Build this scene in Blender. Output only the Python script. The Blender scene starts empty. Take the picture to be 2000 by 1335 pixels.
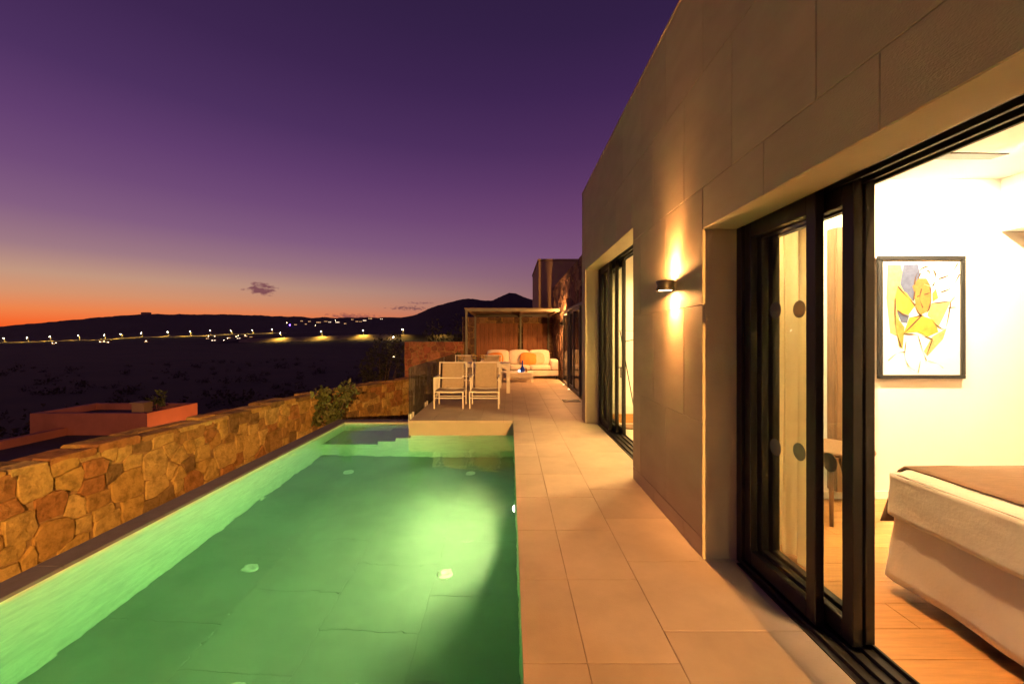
import bpy, math, random
from mathutils import Vector, Matrix, noise as mnoise

R = math.radians
S = bpy.context.scene
C = S.collection

# ------------------------------------------------------------------ camera
cam_d = bpy.data.cameras.new('camera')
cam_d.lens = 14.0
cam_d.sensor_width = 36.0
cam_d.shift_x = 0.002
cam_d.shift_y = -0.00525
cam_d.clip_start = 0.05
cam_d.clip_end = 20000
cam = bpy.data.objects.new('camera', cam_d)
C.objects.link(cam)
CAMZ = 1.45
cam.location = (0, 0, CAMZ)
cam.rotation_euler = (R(90), 0, 0)
S.camera = cam
F, CX, CY = 778.0, 996.0, 657.0        # the photograph's focal length and vanishing point in its pixels

# ------------------------------------------------------------------ sky
def lin(c):
    return tuple((v / 255 / 12.92 if v / 255 <= 0.04045 else ((v / 255 + 0.055) / 1.055) ** 2.4) for v in c)

W = bpy.data.worlds.new('World')
S.world = W
W.use_nodes = True
wn, wl = W.node_tree.nodes, W.node_tree.links
wn.clear()
def N(t, **k):
    n = wn.new(t)
    for a, b in k.items():
        setattr(n, a, b)
    return n
def wmath(op, a, b=None, clamp=False):
    n = N('ShaderNodeMath', operation=op, use_clamp=clamp)
    for i, v in enumerate((a, b)):
        if v is None: continue
        if isinstance(v, (int, float)): n.inputs[i].default_value = v
        else: wl.new(v, n.inputs[i])
    return n.outputs[0]
tc = N('ShaderNodeTexCoord')
sep = N('ShaderNodeSeparateXYZ')
wl.new(tc.outputs['Generated'], sep.inputs[0])
elev = wmath('ARCSINE', sep.outputs[2])
e01 = wmath('DIVIDE', elev, R(60), True)
hl = wmath('SQRT', wmath('SUBTRACT', 1.0, wmath('MULTIPLY', sep.outputs[2], sep.outputs[2])))
hl = wmath('MAXIMUM', hl, 0.001)
SUN_AZ = R(-58)
dotp = wmath('ADD', wmath('MULTIPLY', sep.outputs[0], math.sin(SUN_AZ)), wmath('MULTIPLY', sep.outputs[1], math.cos(SUN_AZ)))
cosd = wmath('DIVIDE', dotp, hl)
glow = wmath('DIVIDE', wmath('SUBTRACT', cosd, 0.40), 0.60, True)
def ramp(stops):
    r = N('ShaderNodeValToRGB')
    el = r.color_ramp.elements
    while len(el) > 1: el.remove(el[-1])
    for i, (d, c) in enumerate(stops):
        e = el[0] if i == 0 else el.new(d / 60)
        e.position = d / 60
        e.color = lin(c) + (1,)
    wl.new(e01, r.inputs[0])
    return r.outputs[0]
rw = ramp([(0, (238, 84, 26)), (1.3, (248, 104, 44)), (2.6, (240, 132, 74)), (4.2, (216, 148, 108)), (6, (196, 152, 128)), (8.5, (160, 122, 132)),
           (12, (132, 94, 129)), (16, (112, 75, 120)), (20, (97, 62, 111)), (25, (77, 49, 96)), (32, (61, 38, 80)), (45, (42, 28, 61)), (60, (32, 22, 52))])
re_ = ramp([(0, (164, 104, 92)), (4, (152, 103, 106)), (7, (138, 98, 112)), (11.5, (122, 82, 118)), (16, (109, 68, 111)), (21, (91, 55, 101)),
            (25, (77, 46, 92)), (31, (62, 37, 81)), (37, (51, 32, 70)), (45, (43, 28, 61)), (60, (32, 22, 52))])
mixs = N('ShaderNodeMix', data_type='RGBA')
wl.new(glow, mixs.inputs[0]); wl.new(re_, mixs.inputs[6]); wl.new(rw, mixs.inputs[7])
# small dusk clouds low over the horizon (part of the sky itself)
def cloud_mask(az, el, waz, wel, nscale, seed, lo, hi):
    azn = N('ShaderNodeMath', operation='ARCTAN2')
    wl.new(sep.outputs[0], azn.inputs[0]); wl.new(sep.outputs[1], azn.inputs[1])
    da = wmath('DIVIDE', wmath('SUBTRACT', azn.outputs[0], R(az)), R(waz))
    de = wmath('DIVIDE', wmath('SUBTRACT', elev, R(el)), R(wel))
    r = wmath('ADD', wmath('MULTIPLY', da, da), wmath('MULTIPLY', de, de))
    body = wmath('SUBTRACT', 1.0, r)
    cv = N('ShaderNodeCombineXYZ')
    wl.new(wmath('MULTIPLY', da, waz / wel * 0.5), cv.inputs[0]); wl.new(de, cv.inputs[1]); cv.inputs[2].default_value = seed
    nz = N('ShaderNodeTexNoise')
    nz.inputs['Scale'].default_value = nscale; nz.inputs['Detail'].default_value = 3
    wl.new(cv.outputs[0], nz.inputs['Vector'])
    s = wmath('ADD', body, wmath('MULTIPLY', wmath('SUBTRACT', nz.outputs[0], 0.5), 4.2))
    mr = N('ShaderNodeMapRange'); mr.clamp = True
    wl.new(s, mr.inputs[0]); mr.inputs[1].default_value = lo; mr.inputs[2].default_value = hi
    near = wmath('MULTIPLY', wmath('GREATER_THAN', 2.6, r), 1.0)
    return wmath('MULTIPLY', mr.outputs[0], near)
col = mixs.outputs[2]
for az, el, waz, wel, ns, seed, lo, hi, c, amt in [
        (-32.0, 5.75, 1.7, 0.72, 1.5, 3.3, -0.1, 0.9, (118, 66, 78), 0.9),
        (-14.2, 3.95, 3.0, 0.32, 1.3, 7.7, 0.1, 1.3, (96, 60, 74), 0.8),
        (-12.5, 4.7, 2.2, 0.22, 1.3, 1.9, 0.3, 1.4, (110, 70, 84), 0.55),
        (-21.5, 2.75, 3.4, 0.38, 1.2, 5.1, 0.0, 1.4, (110, 62, 74), 0.75)]:
    m = N('ShaderNodeMix', data_type='RGBA')
    wl.new(wmath('MULTIPLY', cloud_mask(az, el, waz, wel, ns, seed, lo, hi), amt), m.inputs[0])
    wl.new(col, m.inputs[6]); m.inputs[7].default_value = lin(c) + (1,)
    col = m.outputs[2]
sky = N('ShaderNodeTexSky', sky_type='NISHITA', sun_disc=False, sun_elevation=R(-6), sun_rotation=SUN_AZ)
bg1 = N('ShaderNodeBackground'); wl.new(col, bg1.inputs[0]); bg1.inputs[1].default_value = 1.0
bg2 = N('ShaderNodeBackground'); wl.new(sky.outputs[0], bg2.inputs[0]); bg2.inputs[1].default_value = 0.05
ads = N('ShaderNodeAddShader'); wl.new(bg1.outputs[0], ads.inputs[0]); wl.new(bg2.outputs[0], ads.inputs[1])
W.cycles.sampling_method = 'MANUAL'; W.cycles.sample_map_resolution = 256
wo = N('ShaderNodeOutputWorld'); wl.new(ads.outputs[0], wo.inputs[0])

# ------------------------------------------------------------------ render settings
vs = S.view_settings
vs.view_transform = 'Standard'; vs.look = 'None'; vs.exposure = 0.0; vs.gamma = 1.0; vs.use_curve_mapping = False
S.cycles.use_denoising = True
S.cycles.max_bounces = 8
S.cycles.diffuse_bounces = 3
S.cycles.glossy_bounces = 3
S.cycles.use_adaptive_sampling = True
S.cycles.adaptive_threshold = 0.03
S.cycles.transmission_bounces = 8
S.cycles.transparent_max_bounces = 16
S.cycles.volume_bounces = 1
S.cycles.sample_clamp_indirect = 60.0
S.cycles.use_light_tree = True

# ------------------------------------------------------------------ helpers
def tag(o, label=None, cat=None, group=None, kind=None):
    if label: o['label'] = label
    if cat: o['category'] = cat
    if group: o['group'] = group
    if kind: o['kind'] = kind
    return o

def empty(name, loc=(0, 0, 0), rz=0.0):
    o = bpy.data.objects.new(name, None)
    o.empty_display_size = 0.1
    C.objects.link(o)
    o.location = loc
    o.rotation_euler = (0, 0, rz)
    return o

class MB:
    def __init__(s):
        s.v, s.f, s.m = [], [], []
        s.cur = 0
    def add(s, vs_, fs):
        b = len(s.v)
        s.v += [tuple(p) for p in vs_]
        for f in fs:
            s.f.append(tuple(i + b for i in f)); s.m.append(s.cur)
        return s
    def box(s, x0, x1, y0, y1, z0, z1):
        v = [(x0, y0, z0), (x1, y0, z0), (x1, y1, z0), (x0, y1, z0), (x0, y0, z1), (x1, y0, z1), (x1, y1, z1), (x0, y1, z1)]
        return s.add(v, [(0, 3, 2, 1), (4, 5, 6, 7), (0, 1, 5, 4), (1, 2, 6, 5), (2, 3, 7, 6), (3, 0, 4, 7)])
    def bar(s, a, b, w, h=None):
        """square bar from a to b"""
        h = h or w
        a, b = Vector(a), Vector(b)
        d = (b - a).normalized()
        up = Vector((0, 0, 1)) if abs(d.z) < 0.9 else Vector((0, 1, 0))
        x = d.cross(up).normalized(); y = x.cross(d).normalized()
        v = []
        for p in (a, b):
            for sx, sy in ((-1, -1), (1, -1), (1, 1), (-1, 1)):
                v.append(p + x * sx * w / 2 + y * sy * h / 2)
        return s.add(v, [(3, 2, 1, 0), (4, 5, 6, 7), (0, 1, 5, 4), (1, 2, 6, 5), (2, 3, 7, 6), (3, 0, 4, 7)])
    def tube(s, pts, r, n=8, caps=True):
        pts = [Vector(p) for p in pts]
        rs = r if isinstance(r, (list, tuple)) else [r] * len(pts)
        rings = []
        prev = None
        for i, p in enumerate(pts):
            d = (pts[min(i + 1, len(pts) - 1)] - pts[max(i - 1, 0)]).normalized()
            if prev is None:
                up = Vector((0, 0, 1)) if abs(d.z) < 0.9 else Vector((1, 0, 0))
                x = d.cross(up).normalized()
            else:
                x = (prev - d * prev.dot(d)).normalized()
            prev = x
            y = d.cross(x)
            rings.append([p + (x * math.cos(2 * math.pi * k / n) + y * math.sin(2 * math.pi * k / n)) * rs[i] for k in range(n)])
        v = [q for ring in rings for q in ring]
        f = []
        for i in range(len(pts) - 1):
            for k in range(n):
                f.append((i * n + k, i * n + (k + 1) % n, (i + 1) * n + (k + 1) % n, (i + 1) * n + k))
        if caps:
            f.append(tuple(range(n - 1, -1, -1)))
            f.append(tuple((len(pts) - 1) * n + k for k in range(n)))
        return s.add(v, f)
    def lathe(s, prof, c=(0, 0, 0), n=24, axis='z', cap=False):
        v, f = [], []
        for r, h in prof:
            for k in range(n):
                a = 2 * math.pi * k / n
                p = (r * math.cos(a), r * math.sin(a), h)
                if axis == 'x': p = (p[2], p[0], p[1])
                if axis == 'y': p = (p[0], p[2], p[1])
                v.append((p[0] + c[0], p[1] + c[1], p[2] + c[2]))
        for i in range(len(prof) - 1):
            for k in range(n):
                f.append((i * n + k, i * n + (k + 1) % n, (i + 1) * n + (k + 1) % n, (i + 1) * n + k))
        if cap:
            f.append(tuple(range(n - 1, -1, -1)))
            f.append(tuple((len(prof) - 1) * n + k for k in range(n)))
        return s.add(v, f)
    def grid(s, fn, nu, nv):
        v = [fn(i / nu, j / nv) for j in range(nv + 1) for i in range(nu + 1)]
        f = [(j * (nu + 1) + i, j * (nu + 1) + i + 1, (j + 1) * (nu + 1) + i + 1, (j + 1) * (nu + 1) + i) for j in range(nv) for i in range(nu)]
        return s.add(v, f)
    def build(s, name, mat, parent=None, bevel=0.0, smooth=False, seg=2, mesh_only=False):
        me = bpy.data.meshes.new(name)
        me.from_pydata(s.v, [], s.f)
        mats = mat if isinstance(mat, (list, tuple)) else [mat]
        for m_ in mats: me.materials.append(m_)
        if len(mats) > 1: me.polygons.foreach_set('material_index', s.m)
        if smooth: me.polygons.foreach_set('use_smooth', [True] * len(me.polygons))
        me.update()
        if mesh_only: return me
        o = bpy.data.objects.new(name, me)
        C.objects.link(o)
        if parent: o.parent = parent
        if bevel:
            b = o.modifiers.new('bevel', 'BEVEL')
            b.width = bevel; b.segments = seg; b.limit_method = 'ANGLE'
        return o

def link(name, me, parent=None, loc=(0, 0, 0), rot=(0, 0, 0), scale=(1, 1, 1)):
    o = bpy.data.objects.new(name, me)
    C.objects.link(o)
    o.location = loc; o.rotation_euler = rot; o.scale = scale
    if parent: o.parent = parent
    return o

def copy_tree(o, parent=None):
    c = o.copy()
    C.objects.link(c)
    c.parent = parent
    for ch in o.children: copy_tree(ch, c)
    return c

# ------------------------------------------------------------------ materials
def mat(name, col, rough=0.6, var=0.12, nscale=6.0, bump=0.0, bscale=40.0, rnd=0.0, metal=0.0, spec=0.5, sheen=0.0, stretch=None, col2=None, mottled=0.0):
    """procedural surface: world-space noise mottling, fine bump, per-object tone"""
    m = bpy.data.materials.new(name)
    m.use_nodes = True
    n, l = m.node_tree.nodes, m.node_tree.links
    b = n['Principled BSDF']
    b.inputs['Roughness'].default_value = rough
    b.inputs['Metallic'].default_value = metal
    b.inputs['Specular IOR Level'].default_value = spec
    if sheen: b.inputs['Sheen Weight'].default_value = sheen
    g = n.new('ShaderNodeNewGeometry')
    vec = g.outputs['Position']
    if stretch:
        mp = n.new('ShaderNodeMapping'); mp.inputs['Scale'].default_value = stretch
        l.new(vec, mp.inputs['Vector']); vec = mp.outputs['Vector']
    nz = n.new('ShaderNodeTexNoise')
    nz.inputs['Scale'].default_value = nscale; nz.inputs['Detail'].default_value = 5; nz.inputs['Roughness'].default_value = 0.6
    l.new(vec, nz.inputs['Vector'])
    mx = n.new('ShaderNodeMix'); mx.data_type = 'RGBA'
    c2 = col2 or tuple(min(1, c * (1 + var)) for c in col)
    mx.inputs[6].default_value = tuple(c * (1 - var) for c in col) + (1,)
    mx.inputs[7].default_value = tuple(c2) + (1,)
    mr = n.new('ShaderNodeMapRange')
    mr.inputs[1].default_value = 0.3; mr.inputs[2].default_value = 0.7
    l.new(nz.outputs[0], mr.inputs[0]); l.new(mr.outputs[0], mx.inputs[0])
    out = mx.outputs[2]
    if rnd:
        oi = n.new('ShaderNodeObjectInfo')
        hs = n.new('ShaderNodeHueSaturation')
        r2 = n.new('ShaderNodeMapRange'); r2.inputs[3].default_value = 1 - rnd; r2.inputs[4].default_value = 1 + rnd
        l.new(oi.outputs['Random'], r2.inputs[0]); l.new(r2.outputs[0], hs.inputs['Value'])
        l.new(out, hs.inputs['Color']); out = hs.outputs[0]
    l.new(out, b.inputs['Base Color'])
    if bump:
        nb = n.new('ShaderNodeTexNoise'); nb.inputs['Scale'].default_value = bscale; nb.inputs['Detail'].default_value = 6
        l.new(vec, nb.inputs['Vector'])
        bp = n.new('ShaderNodeBump'); bp.inputs['Strength'].default_value = bump; bp.inputs['Distance'].default_value = 0.02
        l.new(nb.outputs[0], bp.inputs['Height']); l.new(bp.outputs[0], b.inputs['Normal'])
    return m

def emis(name, col, strength):
    m = bpy.data.materials.new(name)
    m.use_nodes = True
    n, l = m.node_tree.nodes, m.node_tree.links
    n.clear()
    e = n.new('ShaderNodeEmission'); e.inputs[0].default_value = tuple(col) + (1,); e.inputs[1].default_value = strength
    o = n.new('ShaderNodeOutputMaterial'); l.new(e.outputs[0], o.inputs[0])
    return m

def glass(name, tint=(0.96, 0.98, 0.96), ior=1.5, add=0.0):
    """thin architectural pane: clear body with a Fresnel reflection"""
    m = bpy.data.materials.new(name)
    m.use_nodes = True
    n, l = m.node_tree.nodes, m.node_tree.links
    n.clear()
    t = n.new('ShaderNodeBsdfTransparent'); t.inputs[0].default_value = tuple(tint) + (1,)
    g = n.new('ShaderNodeBsdfGlossy'); g.inputs['Roughness'].default_value = 0.0
    lw = n.new('ShaderNodeLayerWeight'); lw.inputs[0].default_value = 0.5
    pw = n.new('ShaderNodeMath'); pw.operation = 'POWER'; pw.inputs[1].default_value = 5.0
    l.new(lw.outputs['Facing'], pw.inputs[0])
    fr = n.new('ShaderNodeMath'); fr.operation = 'MULTIPLY_ADD'; fr.use_clamp = True
    r0 = ((ior - 1) / (ior + 1)) ** 2
    fr.inputs[1].default_value = (1 - r0) * 0.55; fr.inputs[2].default_value = r0 * 0.6
    l.new(pw.outputs[0], fr.inputs[0])
    mx = n.new('ShaderNodeMixShader')
    l.new(fr.outputs[0], mx.inputs[0]); l.new(t.outputs[0], mx.inputs[1]); l.new(g.outputs[0], mx.inputs[2])
    last = mx.outputs[0]
    if add:
        d = n.new('ShaderNodeBsdfDiffuse'); d.inputs[0].default_value = (0.35, 0.36, 0.33, 1)
        m2 = n.new('ShaderNodeMixShader'); m2.inputs[0].default_value = add
        l.new(last, m2.inputs[1]); l.new(d.outputs[0], m2.inputs[2]); last = m2.outputs[0]
    o = n.new('ShaderNodeOutputMaterial'); l.new(last, o.inputs[0])
    return m

M = {}
M['tile'] = mat('deck_porcelain', (0.47, 0.375, 0.285), 0.55, 0.13, 2.2, 0.15, 160, rnd=0.07, spec=0.35)
M['grout'] = mat('dark_grout', (0.28, 0.21, 0.15), 0.9, 0.2, 20)
M['panel'] = mat('facade_stone', (0.42, 0.34, 0.225), 0.75, 0.08, 2.5, 0.2, 90, rnd=0.05, spec=0.3, stretch=(1, 1, 2.2))
M['panel_joint'] = mat('facade_joint', (0.26, 0.2, 0.15), 0.9, 0.15, 15)
M['reveal'] = mat('reveal_render', (0.42, 0.355, 0.25), 0.8, 0.06, 3.0, 0.15, 90)
M['bronze'] = mat('dark_bronze_aluminium', (0.032, 0.028, 0.022), 0.4, 0.1, 8, metal=0.3, spec=0.5)
M['white_wall'] = mat('interior_white_plaster', (0.80, 0.78, 0.73), 0.85, 0.02, 2.0, 0.05, 60)
M['oak'] = mat('oak_floor', (0.55, 0.27, 0.085), 0.45, 0.16, 3.0, 0.06, 30, rnd=0.08, stretch=(1.2, 14, 14))
M['living_floor'] = mat('living_floor_tile', (0.55, 0.47, 0.38), 0.5, 0.05, 3)
M['coping'] = mat('coping_stone', (0.17, 0.155, 0.175), 0.7, 0.12, 9, 0.15, 90, rnd=0.04)
M['pool_floor'] = mat('pool_floor_porcelain', (0.27, 0.30, 0.27), 0.5, 0.25, 1.2, 0.06, 60, rnd=0.03)
M['pool_wall'] = mat('pool_wall_mosaic', (0.74, 0.77, 0.62), 0.5, 0.16, 5.0, 0.35, 30, stretch=(1, 1.0, 4))
M['pool_joint'] = mat('pool_grout', (0.24, 0.265, 0.235), 0.9, 0.2, 10)
M['shelf'] = mat('pool_step_stone', (0.42, 0.42, 0.38), 0.6, 0.1, 6)
M['mortar'] = mat('earth_mortar', (0.36, 0.23, 0.09), 0.95, 0.3, 12, 0.6, 40)
M['white_metal'] = mat('white_powder_coat', (0.80, 0.77, 0.70), 0.45, 0.03, 6)
M['sling'] = mat('taupe_sling_mesh', (0.50, 0.42, 0.30), 0.8, 0.08, 20, 0.2, 300)
M['cushion'] = mat('cream_cushion', (0.70, 0.62, 0.54), 0.9, 0.05, 8, 0.15, 120, sheen=0.2)
M['orange'] = mat('orange_pillow', (0.62, 0.24, 0.05), 0.9, 0.15, 9, 0.15, 120)
M['beige'] = mat('beige_pillow', (0.52, 0.42, 0.30), 0.9, 0.1, 9, 0.15, 120)
M['corten'] = mat('rust_brown_board', (0.26, 0.105, 0.045), 0.7, 0.25, 4, 0.15, 30, rnd=0.12, stretch=(4, 4, 0.5))
M['timber'] = mat('pergola_timber', (0.30, 0.20, 0.12), 0.7, 0.2, 6, 0.15, 40, rnd=0.08, stretch=(0.6, 6, 6))
M['green_metal'] = mat('grey_green_post', (0.16, 0.155, 0.11), 0.5, 0.1, 5)
M['tan'] = mat('tan_render', (0.50, 0.35, 0.17), 0.85, 0.08, 1.5, 0.1, 30)
M['terracotta'] = mat('terracotta_render', (0.52, 0.13, 0.04), 0.85, 0.15, 0.8, 0.1, 20)
M['dull_pink'] = mat('faded_pink_render', (0.46, 0.17, 0.11), 0.85, 0.2, 0.8, 0.1, 20)  # duller copy of the terracotta: faint light on these walls put into colour
M['roof_dark'] = mat('bitumen_roof', (0.05, 0.04, 0.05), 0.9, 0.25, 0.8, 0.2, 8)
M['blue_glass'] = mat('cobalt_glass', (0.01, 0.04, 0.45), 0.05, 0.1, 10, spec=0.9)
M['wax'] = mat('ivory_wax', (0.7, 0.62, 0.5), 0.5, 0.05, 10)
M['petal'] = mat('yellow_petal', (0.75, 0.52, 0.08), 0.6, 0.25, 30, rnd=0.15)
M['leaf'] = mat('shrub_leaf', (0.07, 0.10, 0.03), 0.5, 0.5, 9, spec=0.4, col2=(0.16, 0.19, 0.05))
M['leaf_dark'] = mat('scrub_leaf', (0.024, 0.016, 0.008), 0.7, 0.4, 0.6)
M['leaf_bush'] = mat('dark_bush_leaf', (0.018, 0.020, 0.008), 0.6, 0.5, 6, col2=(0.04, 0.04, 0.014))
M['bark'] = mat('bark', (0.09, 0.06, 0.04), 0.9, 0.3, 20, 0.4, 60)
M['linen'] = mat('white_bed_linen', (0.70, 0.65, 0.57), 0.9, 0.04, 5, 0.1, 60, sheen=0.2)
M['throw'] = mat('brown_throw', (0.24, 0.145, 0.085), 0.95, 0.12, 10, 0.3, 200, stretch=(1, 6, 1))
M['wood'] = mat('walnut', (0.20, 0.105, 0.05), 0.45, 0.2, 6, stretch=(6, 6, 0.6))
M['curtain'] = mat('sand_curtain', (0.75, 0.60, 0.38), 0.95, 0.06, 4, 0.15, 150)
M['black'] = mat('black_metal', (0.02, 0.02, 0.02), 0.4, 0.1, 10)
M['grille'] = mat('steel_grille', (0.12, 0.12, 0.11), 0.5, 0.1, 20, metal=0.6)
M['glass'] = glass('clear_pane', (0.95, 0.965, 0.93), 1.5)
M['rail_glass'] = glass('grey_balustrade_pane', (0.55, 0.55, 0.50), 1.5, 0.10)
M['dark_glass'] = glass('dark_door_pane', (0.30, 0.34, 0.28), 1.5, 0.12)
M['sticker'] = glass('frosted_disc', (0.62, 0.52, 0.40), 1.3, 0.35)
M['inlet'] = mat('white_inlet_plastic', (0.80, 0.82, 0.78), 0.4, 0.03, 10)
M['street_pole'] = mat('galvanised_pole', (0.25, 0.22, 0.18), 0.6, 0.1, 2)
M['lamp_globe'] = emis('sodium_lamp', (1.0, 0.72, 0.38), 260)
M['lamp_small'] = emis('small_lamp', (1.0, 0.66, 0.36), 30)
M['window_lit'] = emis('lit_window', (1.0, 0.55, 0.24), 1.5)
M['window_lit2'] = emis('lit_window_white', (1.0, 0.74, 0.5), 2.4)
M['blue_lamp'] = emis('blue_lamp', (0.16, 0.05, 1.0), 70)
M['sconce_lit'] = emis('sconce_diffuser', (1.0, 0.72, 0.42), 30)
M['downlight_lit'] = emis('downlight_lens', (1.0, 0.8, 0.5), 12)
M['pool_lens'] = emis('pool_lamp_lens', (1.0, 0.95, 0.62), 40)
M['asphalt'] = mat('dusty_asphalt', (0.06, 0.045, 0.028), 0.9, 0.2, 0.5)

def stone_mat(name, cols, dark=(0.07, 0.05, 0.03)):
    """ochre rubble: each stone takes its own tone, then mottling and pitting"""
    m = bpy.data.materials.new(name)
    m.use_nodes = True
    n, l = m.node_tree.nodes, m.node_tree.links
    b = n['Principled BSDF']; b.inputs['Roughness'].default_value = 0.9; b.inputs['Specular IOR Level'].default_value = 0.2
    oi = n.new('ShaderNodeObjectInfo')
    r = n.new('ShaderNodeValToRGB'); r.color_ramp.interpolation = 'CONSTANT'
    el = r.color_ramp.elements
    while len(el) > 1: el.remove(el[-1])
    for i, c in enumerate(cols):
        e = el[0] if i == 0 else el.new(i / len(cols))
        e.position = i / len(cols); e.color = tuple(c) + (1,)
    l.new(oi.outputs['Random'], r.inputs[0])
    g = n.new('ShaderNodeNewGeometry')
    n1 = n.new('ShaderNodeTexNoise'); n1.inputs['Scale'].default_value = 9; n1.inputs['Detail'].default_value = 8; n1.inputs['Roughness'].default_value = 0.65
    l.new(g.outputs['Position'], n1.inputs['Vector'])
    mr = n.new('ShaderNodeMapRange'); mr.inputs[1].default_value = 0.34; mr.inputs[2].default_value = 0.56; mr.inputs[3].default_value = 0.55; mr.inputs[4].default_value = 1.06
    l.new(n1.outputs[0], mr.inputs[0])
    mx = n.new('ShaderNodeMix'); mx.data_type = 'RGBA'; mx.blend_type = 'MULTIPLY'; mx.inputs[0].default_value = 1
    l.new(r.outputs[0], mx.inputs[6]); l.new(mr.outputs[0], mx.inputs[7])
    l.new(mx.outputs[2], b.inputs['Base Color'])
    n2 = n.new('ShaderNodeTexNoise'); n2.inputs['Scale'].default_value = 26; n2.inputs['Detail'].default_value = 8; n2.inputs['Roughness'].default_value = 0.7
    l.new(g.outputs['Position'], n2.inputs['Vector'])
    bp = n.new('ShaderNodeBump'); bp.inputs['Strength'].default_value = 0.8; bp.inputs['Distance'].default_value = 0.03
    l.new(n2.outputs[0], bp.inputs['Height']); l.new(bp.outputs[0], b.inputs['Normal'])
    return m
M['stone'] = stone_mat('ochre_rubble', [(0.56, 0.39, 0.13), (0.52, 0.34, 0.10), (0.38, 0.23, 0.08), (0.60, 0.43, 0.15), (0.46, 0.28, 0.085), (0.26, 0.17, 0.07), (0.55, 0.38, 0.12), (0.40, 0.20, 0.07)])
M['stone_red'] = stone_mat('red_rubble', [(0.36, 0.13, 0.07), (0.30, 0.11, 0.06), (0.40, 0.18, 0.09), (0.24, 0.10, 0.06)])
M['stone_brown'] = stone_mat('brown_rubble', [(0.26, 0.15, 0.09), (0.20, 0.115, 0.075), (0.34, 0.21, 0.12), (0.16, 0.10, 0.07)])

# ground: dry scrub earth
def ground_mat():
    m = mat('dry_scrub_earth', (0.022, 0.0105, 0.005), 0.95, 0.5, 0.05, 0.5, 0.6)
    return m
M['ground'] = ground_mat()

def water_mat():
    m = bpy.data.materials.new('pool_water')
    m.use_nodes = True
    n, l = m.node_tree.nodes, m.node_tree.links
    n.clear()
    gl = n.new('ShaderNodeBsdfGlass'); gl.inputs['IOR'].default_value = 1.33; gl.inputs['Roughness'].default_value = 0.0
    g = n.new('ShaderNodeNewGeometry')
    mp = n.new('ShaderNodeMapping'); mp.inputs['Scale'].default_value = (1.0, 0.75, 1.0)
    l.new(g.outputs['Position'], mp.inputs['Vector'])
    nz = n.new('ShaderNodeTexNoise'); nz.inputs['Scale'].default_value = 2.6; nz.inputs['Detail'].default_value = 3; nz.inputs['Distortion'].default_value = 0.6
    l.new(mp.outputs[0], nz.inputs['Vector'])
    bp = n.new('ShaderNodeBump'); bp.inputs['Strength'].default_value = 0.19; bp.inputs['Distance'].default_value = 0.05
    l.new(nz.outputs[0], bp.inputs['Height']); l.new(bp.outputs[0], gl.inputs['Normal'])
    ab = n.new('ShaderNodeVolumeAbsorption'); ab.inputs[0].default_value = (0.30, 0.90, 0.66, 1); ab.inputs[1].default_value = WATER_ABS
    sc = n.new('ShaderNodeVolumeScatter'); sc.inputs[0].default_value = (0.7, 1.0, 0.7, 1); sc.inputs[1].default_value = 0.085; sc.inputs['Anisotropy'].default_value = 0.4
    ad = n.new('ShaderNodeAddShader'); l.new(ab.outputs[0], ad.inputs[0]); l.new(sc.outputs[0], ad.inputs[1])
    o = n.new('ShaderNodeOutputMaterial'); l.new(gl.outputs[0], o.inputs['Surface']); l.new(ad.outputs[0], o.inputs['Volume'])
    return m
WATER_ABS = 0.46
M['water'] = water_mat()

def light(name, kind, loc, power, col, parent=None, radius=0.03, spot=None, blend=0.3, direction=None):
    d = bpy.data.lights.new(name, kind)
    d.energy = power; d.color = col
    if kind in ('POINT', 'SPOT'): d.shadow_soft_size = radius
    if kind == 'SPOT': d.spot_size = R(spot); d.spot_blend = blend
    o = bpy.data.objects.new(name, d)
    C.objects.link(o)
    o.location = loc
    if direction is not None:
        o.rotation_euler = Vector(direction).to_track_quat('-Z', 'Y').to_euler()
    if parent: o.parent = parent
    return o

# ------------------------------------------------------------------ ground: one sheet from the garden to beyond the hills
def interp(x, xs, ys):
    if x <= xs[0]: return ys[0]
    for i in range(len(xs) - 1):
        if x <= xs[i + 1]:
            k = (x - xs[i]) / (xs[i + 1] - xs[i])
            return ys[i] + (ys[i + 1] - ys[i]) * k
    return ys[-1]
Y_FAR, Y_NEAR, Y_RIDGE = 700.0, 455.0, 2600.0
far_u = [-200, 9, 55, 99, 155, 206, 237, 277, 328, 372, 412, 452, 494, 532, 700, 1100]
far_v = [671, 668.5, 668, 665.5, 664, 663, 660.5, 658, 657, 656, 654.5, 652.5, 651.5, 650.5, 648, 647]
near_u = [-200, 400, 470, 550, 629, 700, 760, 861, 1100]
near_v = [674, 670, 663, 659.5, 657, 653.8, 653, 653, 653]
foot_u = [-200, 400, 480, 550, 629, 680, 735, 800, 1100]
foot_v = [676, 672, 668.5, 667.5, 665.2, 663.6, 663.8, 664, 664]
rid_u = [-300, -60, 0, 60, 100, 150, 200, 250, 280, 340, 400, 450, 500, 560, 620, 680, 720, 745, 780, 805, 822, 840, 860, 880, 900, 915, 930, 945, 960, 970, 982, 995, 1008, 1025, 1050, 1080, 1130, 1250, 1400]
rid_v = [644, 640, 637, 632, 628.5, 624, 619, 615, 613.5, 613, 614, 614, 615.5, 618, 620, 620, 619.5, 620, 619, 617, 610, 601, 595, 589, 585, 583, 584, 586.5, 588, 583, 576, 572, 574, 580, 588, 597, 610, 625, 640]
def zat(v, y): return CAMZ - (v - CY) * y / F
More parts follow.
